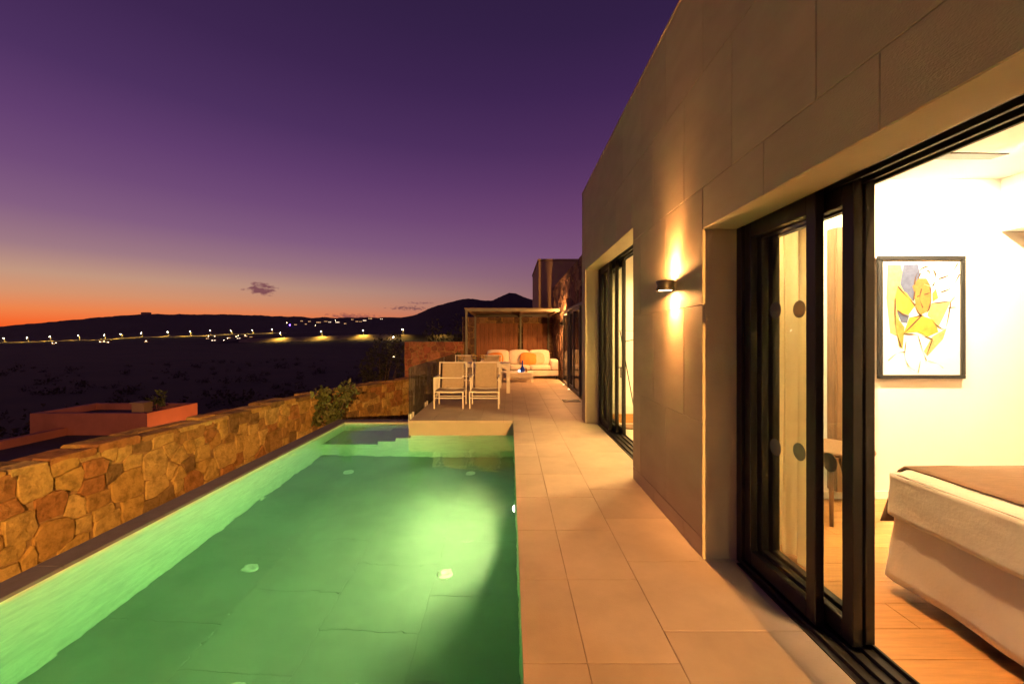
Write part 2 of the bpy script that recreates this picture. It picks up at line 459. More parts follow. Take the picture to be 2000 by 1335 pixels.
def ground_z(x, y, r=None):
    r = math.hypot(x, y)
    yy = max(y, r * 0.45)
    u = CX + F * (x / max(y, r * 0.3)) if y > 0 else (-300 if x < 0 else 1400)
    u = max(-300, min(1400, u))
    zf = zat(interp(u, far_u, far_v), Y_FAR)
    zn = zat(interp(u, near_u, near_v), Y_NEAR)
    z0 = zat(interp(u, foot_u, foot_v), Y_NEAR - 16)
    zr = zat(interp(u, rid_u, rid_v), Y_RIDGE)
    ks = [0, 12, 20, 45, 120, 300, Y_NEAR - 18, Y_NEAR - 6, Y_NEAR + 8, 520, 600, Y_FAR - 12, Y_FAR + 14, 1000, 1700, Y_RIDGE, 4200, 9000]
    zs = [-1.7, -2.2, -5.2, -7.6, -9.6, -10.2, z0, zn, zn, min(zn, zf) - 3, (min(zn, zf) - 2 + zf) / 2 - 1, zf, zf, zf + 4, zf + (zr - zf) * 0.42, zr, -60, -220]
    return interp(yy, ks, zs)
def build_ground():
    az = []
    a = -180.0
    while a < 180:
        az.append(a)
        a += 0.22 if -58 < a < 26 else 4.0
    rs = [0.0, 6, 10, 14, 18, 23, 30, 40, 55, 75, 100, 140, 190, 250, 320, 380, 415, 430, 437, 443, 449, 455, 463, 480, 510, 560, 610, 650, 672, 688, 694, 700, 706, 714, 740, 800, 900, 1000, 1150, 1300, 1500, 1700, 1900, 2100, 2300, 2450, 2560, 2600, 2650, 2800, 3100, 3600, 4200, 6000, 9000]
    v, f = [], []
    n = len(az)
    for r in rs:
        for a_ in az:
            c = math.cos(R(a_))
            rr = r / max(c, 0.42) if abs(a_) < 70 else r / 0.42
            x, y = rr * math.sin(R(a_)), rr * math.cos(R(a_))
            z = ground_z(x, y)
            if r > 18:
                z += (mnoise.noise(Vector((x * 0.06, y * 0.06, 0))) * 0.35 + mnoise.noise(Vector((x * 0.02, y * 0.02, 3))) * 0.9) * min(1, r / 120) * (0.35 if 420 < r < 760 else 1)
            if r > 1000:
                z += mnoise.noise(Vector((x * 0.012, y * 0.012, 7))) * 6.5 * min(1, (r - 1000) / 900) + mnoise.noise(Vector((x * 0.06, y * 0.06, 9))) * 2.8 * min(1, (r - 1000) / 900)
            v.append((x, y, z))
    for i in range(len(rs) - 1):
        for k in range(n):
            k2 = (k + 1) % n
            f.append((i * n + k, (i + 1) * n + k, (i + 1) * n + k2, i * n + k2))
    m = MB(); m.add(v, f)
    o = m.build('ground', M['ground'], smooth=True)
    tag(o, kind='structure')
build_ground()

# roads on the slope
def road(name, ys, us, vs_, u0, u1):
    m = MB()
    pts = []
    for i in range(81):
        u = u0 + (u1 - u0) * i / 80
        t = (u - CX) / F
        z = zat(interp(u, us, vs_), ys) + 0.6
        pts.append(((t * (ys - 3), ys - 3, z), (t * (ys + 4), ys + 4, z)))
    vv = [p for q in pts for p in q]
    m.add(vv, [(2 * i, 2 * i + 2, 2 * i + 3, 2 * i + 1) for i in range(80)])
    tag(m.build(name, M['asphalt']), kind='structure')
road('road', Y_FAR, far_u, far_v, -80, 640)
M['verge'] = mat('dusty_verge', (0.26, 0.19, 0.10), 0.95, 0.35, 0.15)
def verge(name, y0, u0, u1, offs, n=90):
    m_ = MB(); vv = []; k_ = len(offs)
    for i in range(n + 1):
        u = u0 + (u1 - u0) * i / n
        for o_ in offs:
            yy = y0 + o_ + (3 * mnoise.noise(Vector((u * 0.05, o_, 1))) if o_ == offs[0] else 0)
            x = (u - CX) / F * yy
            vv.append((x, yy, ground_z(x, yy) + 0.35 + 0.25 * mnoise.noise(Vector((x * 0.3, yy * 0.3, 2)))))
    m_.add(vv, [(i * k_ + k, (i + 1) * k_ + k, (i + 1) * k_ + k + 1, i * k_ + k + 1) for i in range(n) for k in range(k_ - 1)])
    tag(m_.build(name, M['verge'], smooth=True), kind='structure')
verge('embankment', Y_NEAR, 466, 765, (-21, -17.5, -12, -6, 1))
verge('road_verge', Y_FAR, -60, 560, (-34, -24, -15, -9, -3.2), 160)

# ------------------------------------------------------------------ pool and terrace
ZW, ZF = -0.26, -1.46            # water level, pool floor
XR, XL = 0.07, -3.25             # pool walls
YT, YB, YN = 6.90, 7.83, -1.6    # terrace front wall, far wall of the step niche, near wall
pool = empty('swimming_pool', (0, 0, 0)); tag(pool, kind='structure')
m = MB(); m.box(XL - 0.2, XR + 0.5, YN - 0.2, YT + 1.2, ZF - 0.25, ZF - 0.003)
m.build('basin_bed', M['pool_joint'], pool)
def chamfer_tile(w, d, h, c):
    """thin slab with a chamfered top edge, its top at z=0"""
    m_ = MB()
    a, b = w / 2, d / 2
    v = []
    for z, i in ((-h, 0), (-c, 0), (0, c)):
        v += [(-a + i, -b + i, z), (a - i, -b + i, z), (a - i, b - i, z), (-a + i, b - i, z)]
    f = [(8, 9, 10, 11)]
    for k in range(4):
        f += [(k, (k + 1) % 4, 4 + (k + 1) % 4, 4 + k), (4 + k, 4 + (k + 1) % 4, 8 + (k + 1) % 4, 8 + k)]
    return m_.add(v, f)
_tile_cache = {}
def tile(name, x0, x1, y0, y1, top, mt, parent, h=0.022, c=0.002, gap=0.004):
    w, d = round(x1 - x0 - gap, 4), round(y1 - y0 - gap, 4)
    key = (w, d, h, mt.name)
    if key not in _tile_cache:
        _tile_cache[key] = chamfer_tile(w, d, h, c).build(name, mt, mesh_only=True)
    return link(name, _tile_cache[key], parent, ((x0 + x1) / 2, (y0 + y1) / 2, top))
xs_ = [XL, -2.33, -1.53, -0.73, XR]
for i in range(4):
    y = YN
    k = 0
    while y < YT:
        y2 = min(YT, y + (0.8 if not (k == 0 and i % 2) else 0.4))
        tile('floor_tile', xs_[i], xs_[i + 1], y, y2, ZF, M['pool_floor'], pool, gap=0.004)
        y = y2; k += 1
# pool walls (mosaic)
m = MB(); m.box(XL - 0.12, XL, YN, YB, ZF - 0.2, -0.245); m.build('side_wall', M['pool_wall'], pool)
m = MB(); m.box(XR, XR + 0.12, YN, YT, ZF - 0.2, -0.036); m.build('side_wall', M['pool_wall'], pool)
m = MB(); m.box(XL - 0.12, XR + 0.12, YN - 0.12, YN - 0.002, ZF - 0.2, -0.05); m.build('end_wall', M['pool_wall'], pool)
m = MB(); m.box(XL, -1.722, YB, YB + 0.12, ZF - 0.2, -0.245); m.build('end_wall', M['pool_wall'], pool)
m = MB(); m.box(-1.72, XR, YT - 0.0, YT + 0.10, ZF - 0.2, -0.24); m.build('end_wall', M['pool_wall'], pool)
m = MB(); m.box(-1.72, -1.62, YT + 0.102, YB, ZF - 0.2, -0.24); m.build('niche_wall', M['pool_wall'], pool)
# submerged shelf and steps: pale risers, stone treads
for x0, x1, d in ((XL, -2.29, 0.57), (-2.288, -1.985, 0.37), (-1.983, -1.721, 0.165)):
    m = MB(); m.box(x0, x1, YT, YB - 0.001, ZF - 0.2, ZW - d - 0.02)
    st = m.build('step', M['pool_wall'], pool)
    m = MB(); m.box(x0, x1 - 0.001, YT - 0.004, YB - 0.002, ZW - d - 0.0198, ZW - d)
    m.build('tread', M['shelf'], st)
# coping along the open side and the far end
def coping(x0, x1, y0, y1):
    w, d = x1 - x0 - 0.004, y1 - y0 - 0.004
    return tile('coping_slab', x0, x1, y0, y1, -0.22, M['coping'], pool, h=0.025, c=0.004)
y = YN
while y < YB + 0.2:
    y2 = min(y + 0.9, YB + 0.22)
    if YB + 0.22 - y2 < 0.3: y2 = YB + 0.22
    coping(XL - 0.22, XL + 0.0, y, y2); y = y2
x = XL
while x < -1.73:
    x2 = min(-1.722, x + 0.77); coping(x, x2, YB, YB + 0.22); x = x2
m = MB(); m.box(XL - 0.22, XL - 0.122, YN, YB + 0.22, -2.2, -0.247); m.build('outer_wall', M['mortar'], pool)
m = MB(); m.box(XL - 0.12, -1.73, YB + 0.122, YB + 0.22, -2.2, -0.247); m.build('outer_wall', M['mortar'], pool)
# floor inlets and drains
def inlet(x, y, r, z=ZF):
    m_ = MB()
    m_.lathe([(r, 0), (r, 0.006), (r * 0.92, 0.010), (r * 0.5, 0.012), (r * 0.42, 0.009), (r * 0.3, 0.004), (0.001, 0.004)], (x, y, z), 20)
    o = m_.build('floor_inlet', M['inlet'], pool, smooth=True)
for x, y in ((-2.52, 3.86), (-0.63, 3.88), (-2.5, 6.18), (-0.62, 6.2)): inlet(x, y, 0.075)
for x, y in ((-1.86, 2.60), (-1.07, 2.62)):
    m = MB()
    m.lathe([(0.13, 0), (0.13, 0.015), (0.118, 0.022), (0.108, 0.014), (0.10, 0.016), (0.001, 0.024)], (x, y, ZF), 28)
    m.build('main_drain', M['inlet'], pool, smooth=True)
# water body
m = MB(); m.box(XL - 0.03, XR + 0.03, YN - 0.03, YT + 0.03, ZF - 0.04, ZW)
wa = MB()
outline = [(XL - 0.03, YN - 0.03), (XR + 0.03, YN - 0.03), (XR + 0.03, YT + 0.03), (-1.69, YT + 0.03), (-1.69, YB + 0.03), (XL - 0.03, YB + 0.03)]
n_ = len(outline)
wa.add([(x, y, ZF - 0.04) for x, y in outline] + [(x, y, ZW) for x, y in outline],
       [tuple(range(n_ - 1, -1, -1)), tuple(range(n_, 2 * n_))] + [(i, (i + 1) % n_, n_ + (i + 1) % n_, n_ + i) for i in range(n_)])
tag(wa.build('water', M['water']), kind='structure')
# underwater lights in the house-side wall
def pool_light(y, label, power):
    t = empty('underwater_light', (XR, y, ZW - 0.48))
    tag(t, label, 'pool light', 'pool lights in the deck side wall')
    m_ = MB(); m_.lathe([(0.085, 0.0), (0.085, -0.012), (0.066, -0.018), (0.062, -0.012)], (0, 0, 0), 24, 'x'); m_.build('bezel', M['inlet'], t, smooth=True)
    m_ = MB(); m_.lathe([(0.062, -0.006), (0.05, -0.024), (0.03, -0.034), (0.001, -0.038)], (0, 0, 0), 24, 'x'); m_.build('lens', M['pool_lens'], t, smooth=True)
    light('lamp', 'SPOT', (-0.06, 0, 0), power, (0.92, 0.66, 0.27), t, 0.035, 150, 0.62, (-1, 0.03, -0.14))
pool_light(4.42, 'round underwater light glowing in pool wall below deck edge', 600)
pool_light(0.7, 'round underwater light in pool wall nearest the viewer', 190)  # unseen second lamp, added to light the near end of the pool

# terrace and walkway: bed, edge and porcelain tiles
deck = empty('terrace', (0, 0, 0)); tag(deck, kind='structure')
m = MB(); m.box(XR + 0.122, 1.66, -3.0, 6.9, -2.4, -0.005)
m.box(-1.735, 1.66, 6.902, 16.6, -0.235, -0.005); m.box(-1.615, 1.66, 7.0, 16.6, -2.4, -0.2352)
m.box(XR + 0.0, XR + 0.1218, -3, 6.9, -0.035, -0.0052)
m.build('bed', M['grout'], deck)
m = MB(); m.box(-1.745, XR - 0.002, 6.885, 6.9015, -0.255, -0.045); m.box(-1.752, -1.7352, 6.9016, 16.6, -0.255, -0.045)
m.build('fascia', M['reveal'], deck)
def deck_rows():
    X0, X1, X2, X3 = 0.055, 0.344, 0.757, 1.475
    def joints(a, off, step=0.61):
        k = math.ceil((a - off) / step)
        return off + k * step
    for x0, x1, off in ((X0, X1, 1.77), (X1, X2, 1.77), (X2, X3, 1.965)):
        y = -2.6
        while y < 6.88:
            y2 = min(joints(y + 0.05, off), 6.88)
            tile('tile', x0, x1, y, y2, 0.0, M['tile'], deck)
            y = y2
    # terrace field, with a thicker nosing row over the water
    xs = [-1.75, -1.34, -0.93, -0.52, -0.11, 0.055, 0.344, 0.757, 1.17, 1.66]
    for i in range(len(xs) - 1):
        y = 6.88
        k = 0
        while y < 16.5:
            y2 = min(y + (0.61 if k or i % 2 else 0.32), 16.5)
            tile('tile', xs[i], xs[i + 1], y, y2, 0.0, M['tile'], deck, h=0.045 if k == 0 and i < 5 else 0.022)
            y = y2; k += 1
deck_rows()

# ------------------------------------------------------------------ villa
XF = 1.257                       # facade plane
ZP = 3.94                        # parapet top
OPEN = [(0.80, 2.60, 2.15), (4.07, 6.65, 2.56)]     # door openings: y0, y1, head height
villa = empty('villa', (XF, 0, 0))
tag(villa, 'stone clad flat roofed villa with lit sliding doors along the pool deck', 'building')
def V(mb, name, mt, parent=None, **k):
    o = mb.build(name, mt, None, **k)
    o.parent = parent or villa
    if not parent: o.matrix_parent_inverse = Matrix.Translation((-XF, 0, 0))
    return o
# masonry behind the cladding
m = MB()
X0c, X1c = XF + 0.005, 1.70
for y0, y1, z0, z1 in ((-3.0, 0.80, -0.4, ZP - 0.02), (2.60, 4.07, -0.4, ZP - 0.02), (6.65, 6.94, -0.4, ZP - 0.02), ):  # unseen near pier, lengthened to block lantern light from the far jamb
    m.box(X0c, X1c, y0, y1, z0, z1)
for y0, y1, z0 in ((0.80, 2.60, 2.15), (4.07, 6.65, 2.56)):
    m.box(X0c, 1.477, y0, y1, z0, ZP - 0.02); m.box(1.4772, X1c, y0, y1, z0 + 0.09, ZP - 0.02)
m.box(XF + 0.001, X1c, -8.0, -3.002, -0.4, ZP - 0.02)  # unseen stretch of wall added to carry the fill lantern
V(m, 'masonry', M['reveal'])
m = MB(); m.box(XF - 0.004, 1.72, -3.0, 6.955, ZP - 0.018, ZP); V(m, 'parapet_cap', M['panel'])
# cladding panels in running bond
rows = [(0.002, 0.13, 0), (0.13, 0.887, 1), (0.887, 1.655, 0), (1.655, 2.42, 1), (2.42, 3.17, 0), (3.17, ZP - 0.02, 1)]
def panel_piece(y0, y1, z0, z1):
    if y1 - y0 < 0.01 or z1 - z0 < 0.01: return
    g = 0.0015
    m_ = MB()
    c = 0.003
    a0, a1, b0, b1 = y0 + g, y1 - g, z0 + g, z1 - g
    v = []
    for x, i in ((XF + 0.0145, 0), (XF + c, 0), (XF, c)):
        v += [(x, a0 + i, b0 + i), (x, a0 + i, b1 - i), (x, a1 - i, b1 - i), (x, a1 - i, b0 + i)]
    f = [(8, 11, 10, 9)]
    for k in range(4):
        f += [(k, 4 + k, 4 + (k + 1) % 4, (k + 1) % 4), (4 + k, 8 + k, 8 + (k + 1) % 4, 4 + (k + 1) % 4)]
    m_.add(v, f)
    V(m_, 'facade_panel', M['panel'])
for z0, z1, odd in rows:
    off = 2.595 if odd else 2.877
    y = -3.0
    while y < 6.95:
        k = math.ceil((y + 0.02 - off) / 0.62)
        y2 = min(off + k * 0.62, 6.95)
        pieces = [(y, y2, z0, z1)]
        for o0, o1, oh in OPEN:
            nxt = []
            for a, b, c_, d in pieces:
                if b <= o0 or a >= o1 or c_ >= oh: nxt.append((a, b, c_, d)); continue
                if a < o0: nxt.append((a, o0, c_, d))
                if b > o1: nxt.append((o1, b, c_, d))
                if d > oh: nxt.append((max(a, o0), min(b, o1), oh, d))
            pieces = nxt
        for p in pieces: panel_piece(*p)
        y = y2
# end wall of the villa facing the terrace
m = MB(); m.box(XF + 0.002, 1.70, 6.942, 6.956, -0.02, ZP - 0.02); V(m, 'end_cladding', M['panel'])
# rooms
m = MB(); m.box(1.70, 5.6, 3.57, 3.80, -0.05, 2.86); V(m, 'partition', M['white_wall'])
m = MB(); m.box(5.4, 5.6, -2.2, 3.569, -0.05, 2.86); V(m, 'interior_wall', M['white_wall'])
m = MB(); m.box(1.70, 5.6, -2.4, -2.201, -0.05, 2.86); V(m, 'interior_wall', M['white_wall'])
m = MB(); m.box(1.701, 6.8, 6.72, 6.94, -0.05, 2.86); V(m, 'interior_wall', M['white_wall'])
m = MB(); m.box(6.6, 6.8, 3.801, 6.719, -0.05, 2.86); V(m, 'interior_wall', M['white_wall'])
m = MB(); m.box(5.602, 6.8, 3.57, 3.80, -0.05, 2.86); V(m, 'interior_wall', M['white_wall'])
m = MB(); m.box(1.702, 6.8, -2.4, 6.938, 2.861, 3.15); V(m, 'ceiling', M['white_wall'])
m = MB(); m.box(4.396, 5.399, -2.19, 3.568, 2.39, 2.860)
bk = V(m, 'ceiling_bulkhead', M['white_wall'])
m = MB()
for i in range(5): m.box(4.388, 4.3958, 1.6, 3.05, 2.70 + i * 0.022, 2.712 + i * 0.022)
o = m.build('air_vent', M['grille'], None); o.parent = bk
m = MB(); m.box(1.70, 5.4, -2.2, 3.569, -0.30, -0.016); fl = V(m, 'bedroom_floor', M['wood'])
pl_cache = {}
for r_, y0 in enumerate([-2.2 + 0.19 * i for i in range(31)]):
    x = 1.702 - (r_ * 0.53) % 1.5
    y1 = min(y0 + 0.19, 3.565)
    if y1 - y0 < 0.03: continue
    while x < 5.39:
        a, b = max(x, 1.702), min(x + 1.5, 5.395)
        if b - a > 0.05:
            w, d = round(b - a - 0.002, 3), round(y1 - y0 - 0.002, 3)
            if (w, d) not in pl_cache: pl_cache[(w, d)] = chamfer_tile(w, d, 0.014, 0.0015).build('plank', M['oak'], mesh_only=True)
            p = link('plank', pl_cache[(w, d)], fl, ((a + b) / 2, (y0 + y1) / 2, 0.0))
        x += 1.5
m = MB(); m.box(1.70, 6.6, 3.801, 6.72, -0.30, 0.0); V(m, 'living_floor', M['living_floor'])
m = MB(); m.box(1.702, 6.6, 6.70, 6.7195, 0.001, 0.15); V(m, 'skirting', M['oak'])
m = MB(); m.box(1.702, 4.39, 3.556, 3.5695, 0.001, 0.07); V(m, 'skirting', M['white_wall'])

# sliding doors: outer frame, tracks, stacked leaves
def leaf(parent, x, y0, y1, zt, stile=0.062, stickers=True, handle=False, t=0.045):
    p = empty('door_leaf'); p.parent = parent; p.matrix_parent_inverse = Matrix.Translation((-XF, 0, 0))
    m_ = MB()
    m_.box(x, x + t, y0, y0 + stile, 0.03, zt); m_.box(x, x + t, y1 - stile, y1, 0.03, zt)
    m_.box(x + 0.001, x + t - 0.001, y0 + stile, y1 - stile, zt - 0.14, zt); m_.box(x + 0.001, x + t - 0.001, y0 + stile, y1 - stile, 0.03, 0.12)
    fo = m_.build('leaf_frame', M['bronze'], p, bevel=0.003, seg=1)
    m_ = MB(); m_.box(x + t / 2 - 0.005, x + t / 2 + 0.005, y0 + stile - 0.005, y1 - stile + 0.005, 0.115, zt - 0.135)
    m_.build('pane', M['glass'], p)
    if stickers:
        for yy, zz in stickers:
            m_ = MB(); m_.lathe([(0.0, 0.0), (0.048, 0.0), (0.048, 0.0012), (0.0, 0.0012)], (x + t / 2 - 0.0075, yy, zz), 24, 'x')
            m_.build('safety_disc', M['sticker'], p)
    if handle:
        m_ = MB(); m_.tube([(x - 0.002, y0 + 0.03, 1.0), (x - 0.045, y0 + 0.03, 1.0), (x - 0.045, y0 - 0.06, 1.0)], 0.009, 8)
        m_.tube([(x - 0.045, y0 - 0.06, 1.005), (x - 0.045, y0 - 0.06, 0.86)], 0.009, 8)
        m_.build('handle', M['bronze'], p)
    return p
def door_unit(y0, y1, zt, leaves, stick):
    m_ = MB()
    xa, xb = 1.478, 1.694
    m_.box(xa, xb, y1 - 0.055, y1 - 0.001, 0.0, zt - 0.001); m_.box(xa, xb, y0 + 0.001, y0 + 0.055, 0.0, zt - 0.001)
    for i in range(3):                       # head with three channels
        m_.box(xa + i * 0.072, xa + i * 0.072 + 0.018, y0 + 0.055, y1 - 0.055, zt - 0.085, zt - 0.03)
    m_.box(xa + 3 * 0.072 - 0.016, xb, y0 + 0.055, y1 - 0.055, zt - 0.085, zt - 0.03)
    m_.box(xa, xb, y0 + 0.055, y1 - 0.055, zt - 0.03, zt - 0.001)
    d = V(m_, 'door_frame', M['bronze'], bevel=0.002, seg=1)
    m_ = MB()
    m_.box(xa - 0.03, xb, y0 + 0.055, y1 - 0.055, -0.015, 0.006)
    for i in range(4):
        xx = xa + i * 0.066
        m_.box(xx, xx + 0.01, y0 + 0.055, y1 - 0.055, 0.006, 0.026)
    m_.build('sill_track', M['bronze'], d)
    for i, (a, b, h) in enumerate(leaves):
        leaf(villa, xa + 0.020 + i * 0.070, a, b, zt - 0.033, stickers=stick[i], handle=h)
    return d
door_unit(0.80, 2.60, 2.239, [(1.955, 2.544, False), (1.82, 2.544, False), (1.834, 2.544, False)],
          [[(2.27, 1.60), (2.27, 0.82)], [(2.18, 1.60), (2.18, 0.82)], [(2.06, 0.80)]])
door_unit(4.07, 6.65, 2.649, [(6.02, 6.594, False), (5.90, 6.594, False), (5.78, 6.594, True)], [[], [], []])

# rear wing beyond the terrace: dark glazed doors, stone above, sconce on the stone
m = MB(); m.box(1.78, 2.1, 6.96, 16.6, -0.4, 3.45); V(m, 'wing_masonry', M['mortar'])
for i in range(4):
    y1 = 12.45 - i * 0.98
    p = empty('wing_door'); p.parent = villa; p.matrix_parent_inverse = Matrix.Translation((-XF, 0, 0))
    m_ = MB()
    xo = 1.655 + (0.05 if i % 2 else 0)
    m_.box(xo, xo + 0.05, y1 - 0.97, y1 - 0.91, 0.02, 2.18); m_.box(xo, xo + 0.05, y1 - 0.06, y1, 0.02, 2.18)
    m_.box(xo, xo + 0.05, y1 - 0.91, y1 - 0.06, 2.10, 2.18); m_.box(xo, xo + 0.05, y1 - 0.91, y1 - 0.06, 0.02, 0.10)
    m_.build('door_frame', M['green_metal'], p, bevel=0.003, seg=1)
    m_ = MB(); m_.box(xo + 0.02, xo + 0.03, y1 - 0.915, y1 - 0.055, 0.095, 2.105); m_.build('pane', M['dark_glass'], p)
m = MB(); m.box(1.64, 1.779, 8.4, 12.46, 2.185, 2.25); V(m, 'wing_lintel', M['green_metal'])

# ------------------------------------------------------------------ rubble stone walls
def clip(poly, p, nrm):
    out = []
    k = len(poly)
    for i in range(k):
        a, b = poly[i], poly[(i + 1) % k]
        da = (a[0] - p[0]) * nrm[0] + (a[1] - p[1]) * nrm[1]
        db = (b[0] - p[0]) * nrm[0] + (b[1] - p[1]) * nrm[1]
        if da <= 0: out.append(a)
        if (da < 0 < db) or (db < 0 < da):
            t = da / (da - db); out.append((a[0] + (b[0] - a[0]) * t, a[1] + (b[1] - a[1]) * t))
    return out
def stone_cells(L, H, size, seed, gap=0.016, aspect=1.2, square=2.8):
    rg = random.Random(seed)
    pts = []
    tries = int(L * H / (size * size) * 90)
    for _ in range(tries):
        p = (rg.uniform(0, L), rg.uniform(0, H), size * rg.choice((0.55, 0.7, 0.9, 1.15, 1.4)))
        if all(math.hypot((p[0] - q[0]) / aspect, p[1] - q[1]) > (p[2] + q[2]) * 0.47 for q in pts): pts.append(p)
    cells = []
    for p in pts:
        poly = [(0, 0), (L, 0), (L, H), (0, H)]
        for q in pts:
            if q is p or abs(q[0] - p[0]) > size * 4 or abs(q[1] - p[1]) > size * 4: continue
            dx, dy = q[0] - p[0], q[1] - p[1]
            d = math.hypot(dx, dy)
            w = 0.5 + 0.5 * (p[2] ** 2 - q[2] ** 2) / (d * d) * 0.5
            w = min(0.72, max(0.28, w))
            n_x, n_y = dx / d, dy / d
            if square: n_x, n_y = math.copysign(abs(n_x) ** square, n_x), math.copysign(abs(n_y) ** square, n_y); k_ = math.hypot(n_x, n_y); n_x /= k_; n_y /= k_
            # straighten joints towards the bedding
            mid = (p[0] + dx * w - n_x * gap / 2, p[1] + dy * w - n_y * gap / 2)
            poly = clip(poly, mid, (n_x, n_y))
            if len(poly) < 3: break
        if len(poly) >= 3: cells.append(poly)
    return cells
def stone_mesh(poly, mp, depth, rg):
    """one stone: ragged outline, rounded arris, uneven face; mp(s,z,out) -> world point"""
    pts = []
    k = len(poly)
    for i in range(k):
        a, b = poly[i], poly[(i + 1) % k]
        l = math.hypot(b[0] - a[0], b[1] - a[1])
        if l < 0.015: continue
        ns = 1 if l < 0.09 else (2 if l < 0.22 else 3)
        for j in range(ns):
            t = j / ns
            jit = 0 if j == 0 else 0.012
            cr = 0.06 if j == 0 else 0.0
            cx_ = sum(q[0] for q in poly) / k; cy_ = sum(q[1] for q in poly) / k
            x = a[0] + (b[0] - a[0]) * t; y_ = a[1] + (b[1] - a[1]) * t
            x += (cx_ - x) * cr + rg.uniform(-jit, jit); y_ += (cy_ - y_) * cr + rg.uniform(-jit, jit)
            pts.append((x, y_))
    if len(pts) < 3: return None
    cx_ = sum(q[0] for q in pts) / len(pts); cy_ = sum(q[1] for q in pts) / len(pts)
    tilt = (rg.uniform(-0.06, 0.06), rg.uniform(-0.06, 0.06))
    d0 = depth * rg.uniform(0.6, 1.25)
    n = len(pts)
    v = []
    for (o_, sc) in ((-0.03, 1.0), (d0 * 0.72, 0.995), (d0 * 0.97, 0.96), (d0 * 1.03, 0.6)):
        for (x, y_) in pts:
            X = cx_ + (x - cx_) * sc; Y = cy_ + (y_ - cy_) * sc
            dd = o_ + ((X - cx_) * tilt[0] + (Y - cy_) * tilt[1] + rg.uniform(-0.004, 0.004) if o_ > 0 else 0)
            v.append(mp(X, Y, dd))
    v.append(mp(cx_, cy_, d0 * 1.05 + rg.uniform(-0.006, 0.006)))
    f = []
    for r_ in range(3):
        for i in range(n):
            f.append((r_ * n + i, r_ * n + (i + 1) % n, (r_ + 1) * n + (i + 1) % n, (r_ + 1) * n + i))
    for i in range(n): f.append((3 * n + i, 3 * n + (i + 1) % n, 4 * n))
    return MB().add(v, f)
def rubble(parent, L, H, size, seed, mp, mt, depth=0.03, name='stone', gap=0.016):
    rg = random.Random(seed + 5)
    for poly in stone_cells(L, H, size, seed, gap):
        mb = stone_mesh(poly, mp, depth, rg)
        if mb: mb.build(name, mt, parent, smooth=False)

# curved garden wall along the pool
WTOP, WBOT = 0.25, -1.35
ctrl = [(-4.62, -0.6), (-4.61, 1.2), (-4.55, 3.4), (-4.36, 5.7), (-4.20, 7.3), (-3.98, 8.5), (-3.55, 9.7), (-2.9, 11.2), (-2.3, 12.4)]
def catmull(P, t):
    n = len(P) - 1
    t = max(0, min(n - 1e-6, t * n)); i = int(t); k = t - i
    p0, p1, p2, p3 = P[max(i - 1, 0)], P[i], P[i + 1], P[min(i + 2, n)]
    return tuple(0.5 * ((2 * p1[a]) + (-p0[a] + p2[a]) * k + (2 * p0[a] - 5 * p1[a] + 4 * p2[a] - p3[a]) * k * k + (-p0[a] + 3 * p1[a] - 3 * p2[a] + p3[a]) * k ** 3) for a in (0, 1))
fine = [catmull(ctrl, i / 400) for i in range(401)]
acc = [0.0]
for i in range(400): acc.append(acc[-1] + math.hypot(fine[i + 1][0] - fine[i][0], fine[i + 1][1] - fine[i][1]))
WL = acc[-1]
def wall_frame(s):
    s = max(0, min(WL - 1e-4, s))
    lo, hi = 0, 400
    while hi - lo > 1:
        mid = (lo + hi) // 2
        if acc[mid] <= s: lo = mid
        else: hi = mid
    k = (s - acc[lo]) / max(1e-9, acc[hi] - acc[lo])
    p = Vector((fine[lo][0] + (fine[hi][0] - fine[lo][0]) * k, fine[lo][1] + (fine[hi][1] - fine[lo][1]) * k, 0))
    j = min(lo + 3, 400); i0 = max(lo - 3, 0)
    t = Vector((fine[j][0] - fine[i0][0], fine[j][1] - fine[i0][1], 0)).normalized()
    return p, t, Vector((t.y, -t.x, 0))       # point, tangent, outward (towards the pool)
gw = empty('garden_wall', (-4.5, 4, WBOT))
tag(gw, 'low curved ochre rubble stone wall running beside the pool', 'stone wall')
inv = Matrix.Translation((4.5, -4, -WBOT))
def GW(o):
    o.parent = gw; o.matrix_parent_inverse = inv
    return o
m = MB()
vv, ff = [], []
NS = 120
for i in range(NS + 1):
    p, t, nn = wall_frame(WL * i / NS)
    for off, z in ((0, WBOT), (0, WTOP - 0.05), (-0.40, WTOP - 0.05), (-0.40, WBOT - 2.5)):
        q = p + nn * off; vv.append((q.x, q.y, z))
for i in range(NS):
    for k in range(3): ff.append((i * 4 + k, i * 4 + k + 1, (i + 1) * 4 + k + 1, (i + 1) * 4 + k))
ff += [(0, 1, 2, 3), (NS * 4 + 3, NS * 4 + 2, NS * 4 + 1, NS * 4)]
m.add(vv, ff)
GW(m.build('core', M['mortar']))
def face_map(s, z, out):
    p, t, nn = wall_frame(s)
    q = p + nn * out
    return (q.x, q.y, WBOT + 0.35 + z)
rg = random.Random(12)
for poly in stone_cells(WL, WTOP - 0.045 - WBOT - 0.35, 0.24, 4, 0.005):
    mb = stone_mesh(poly, face_map, 0.03, rg)
    if mb: GW(mb.build('stone', M['stone']))
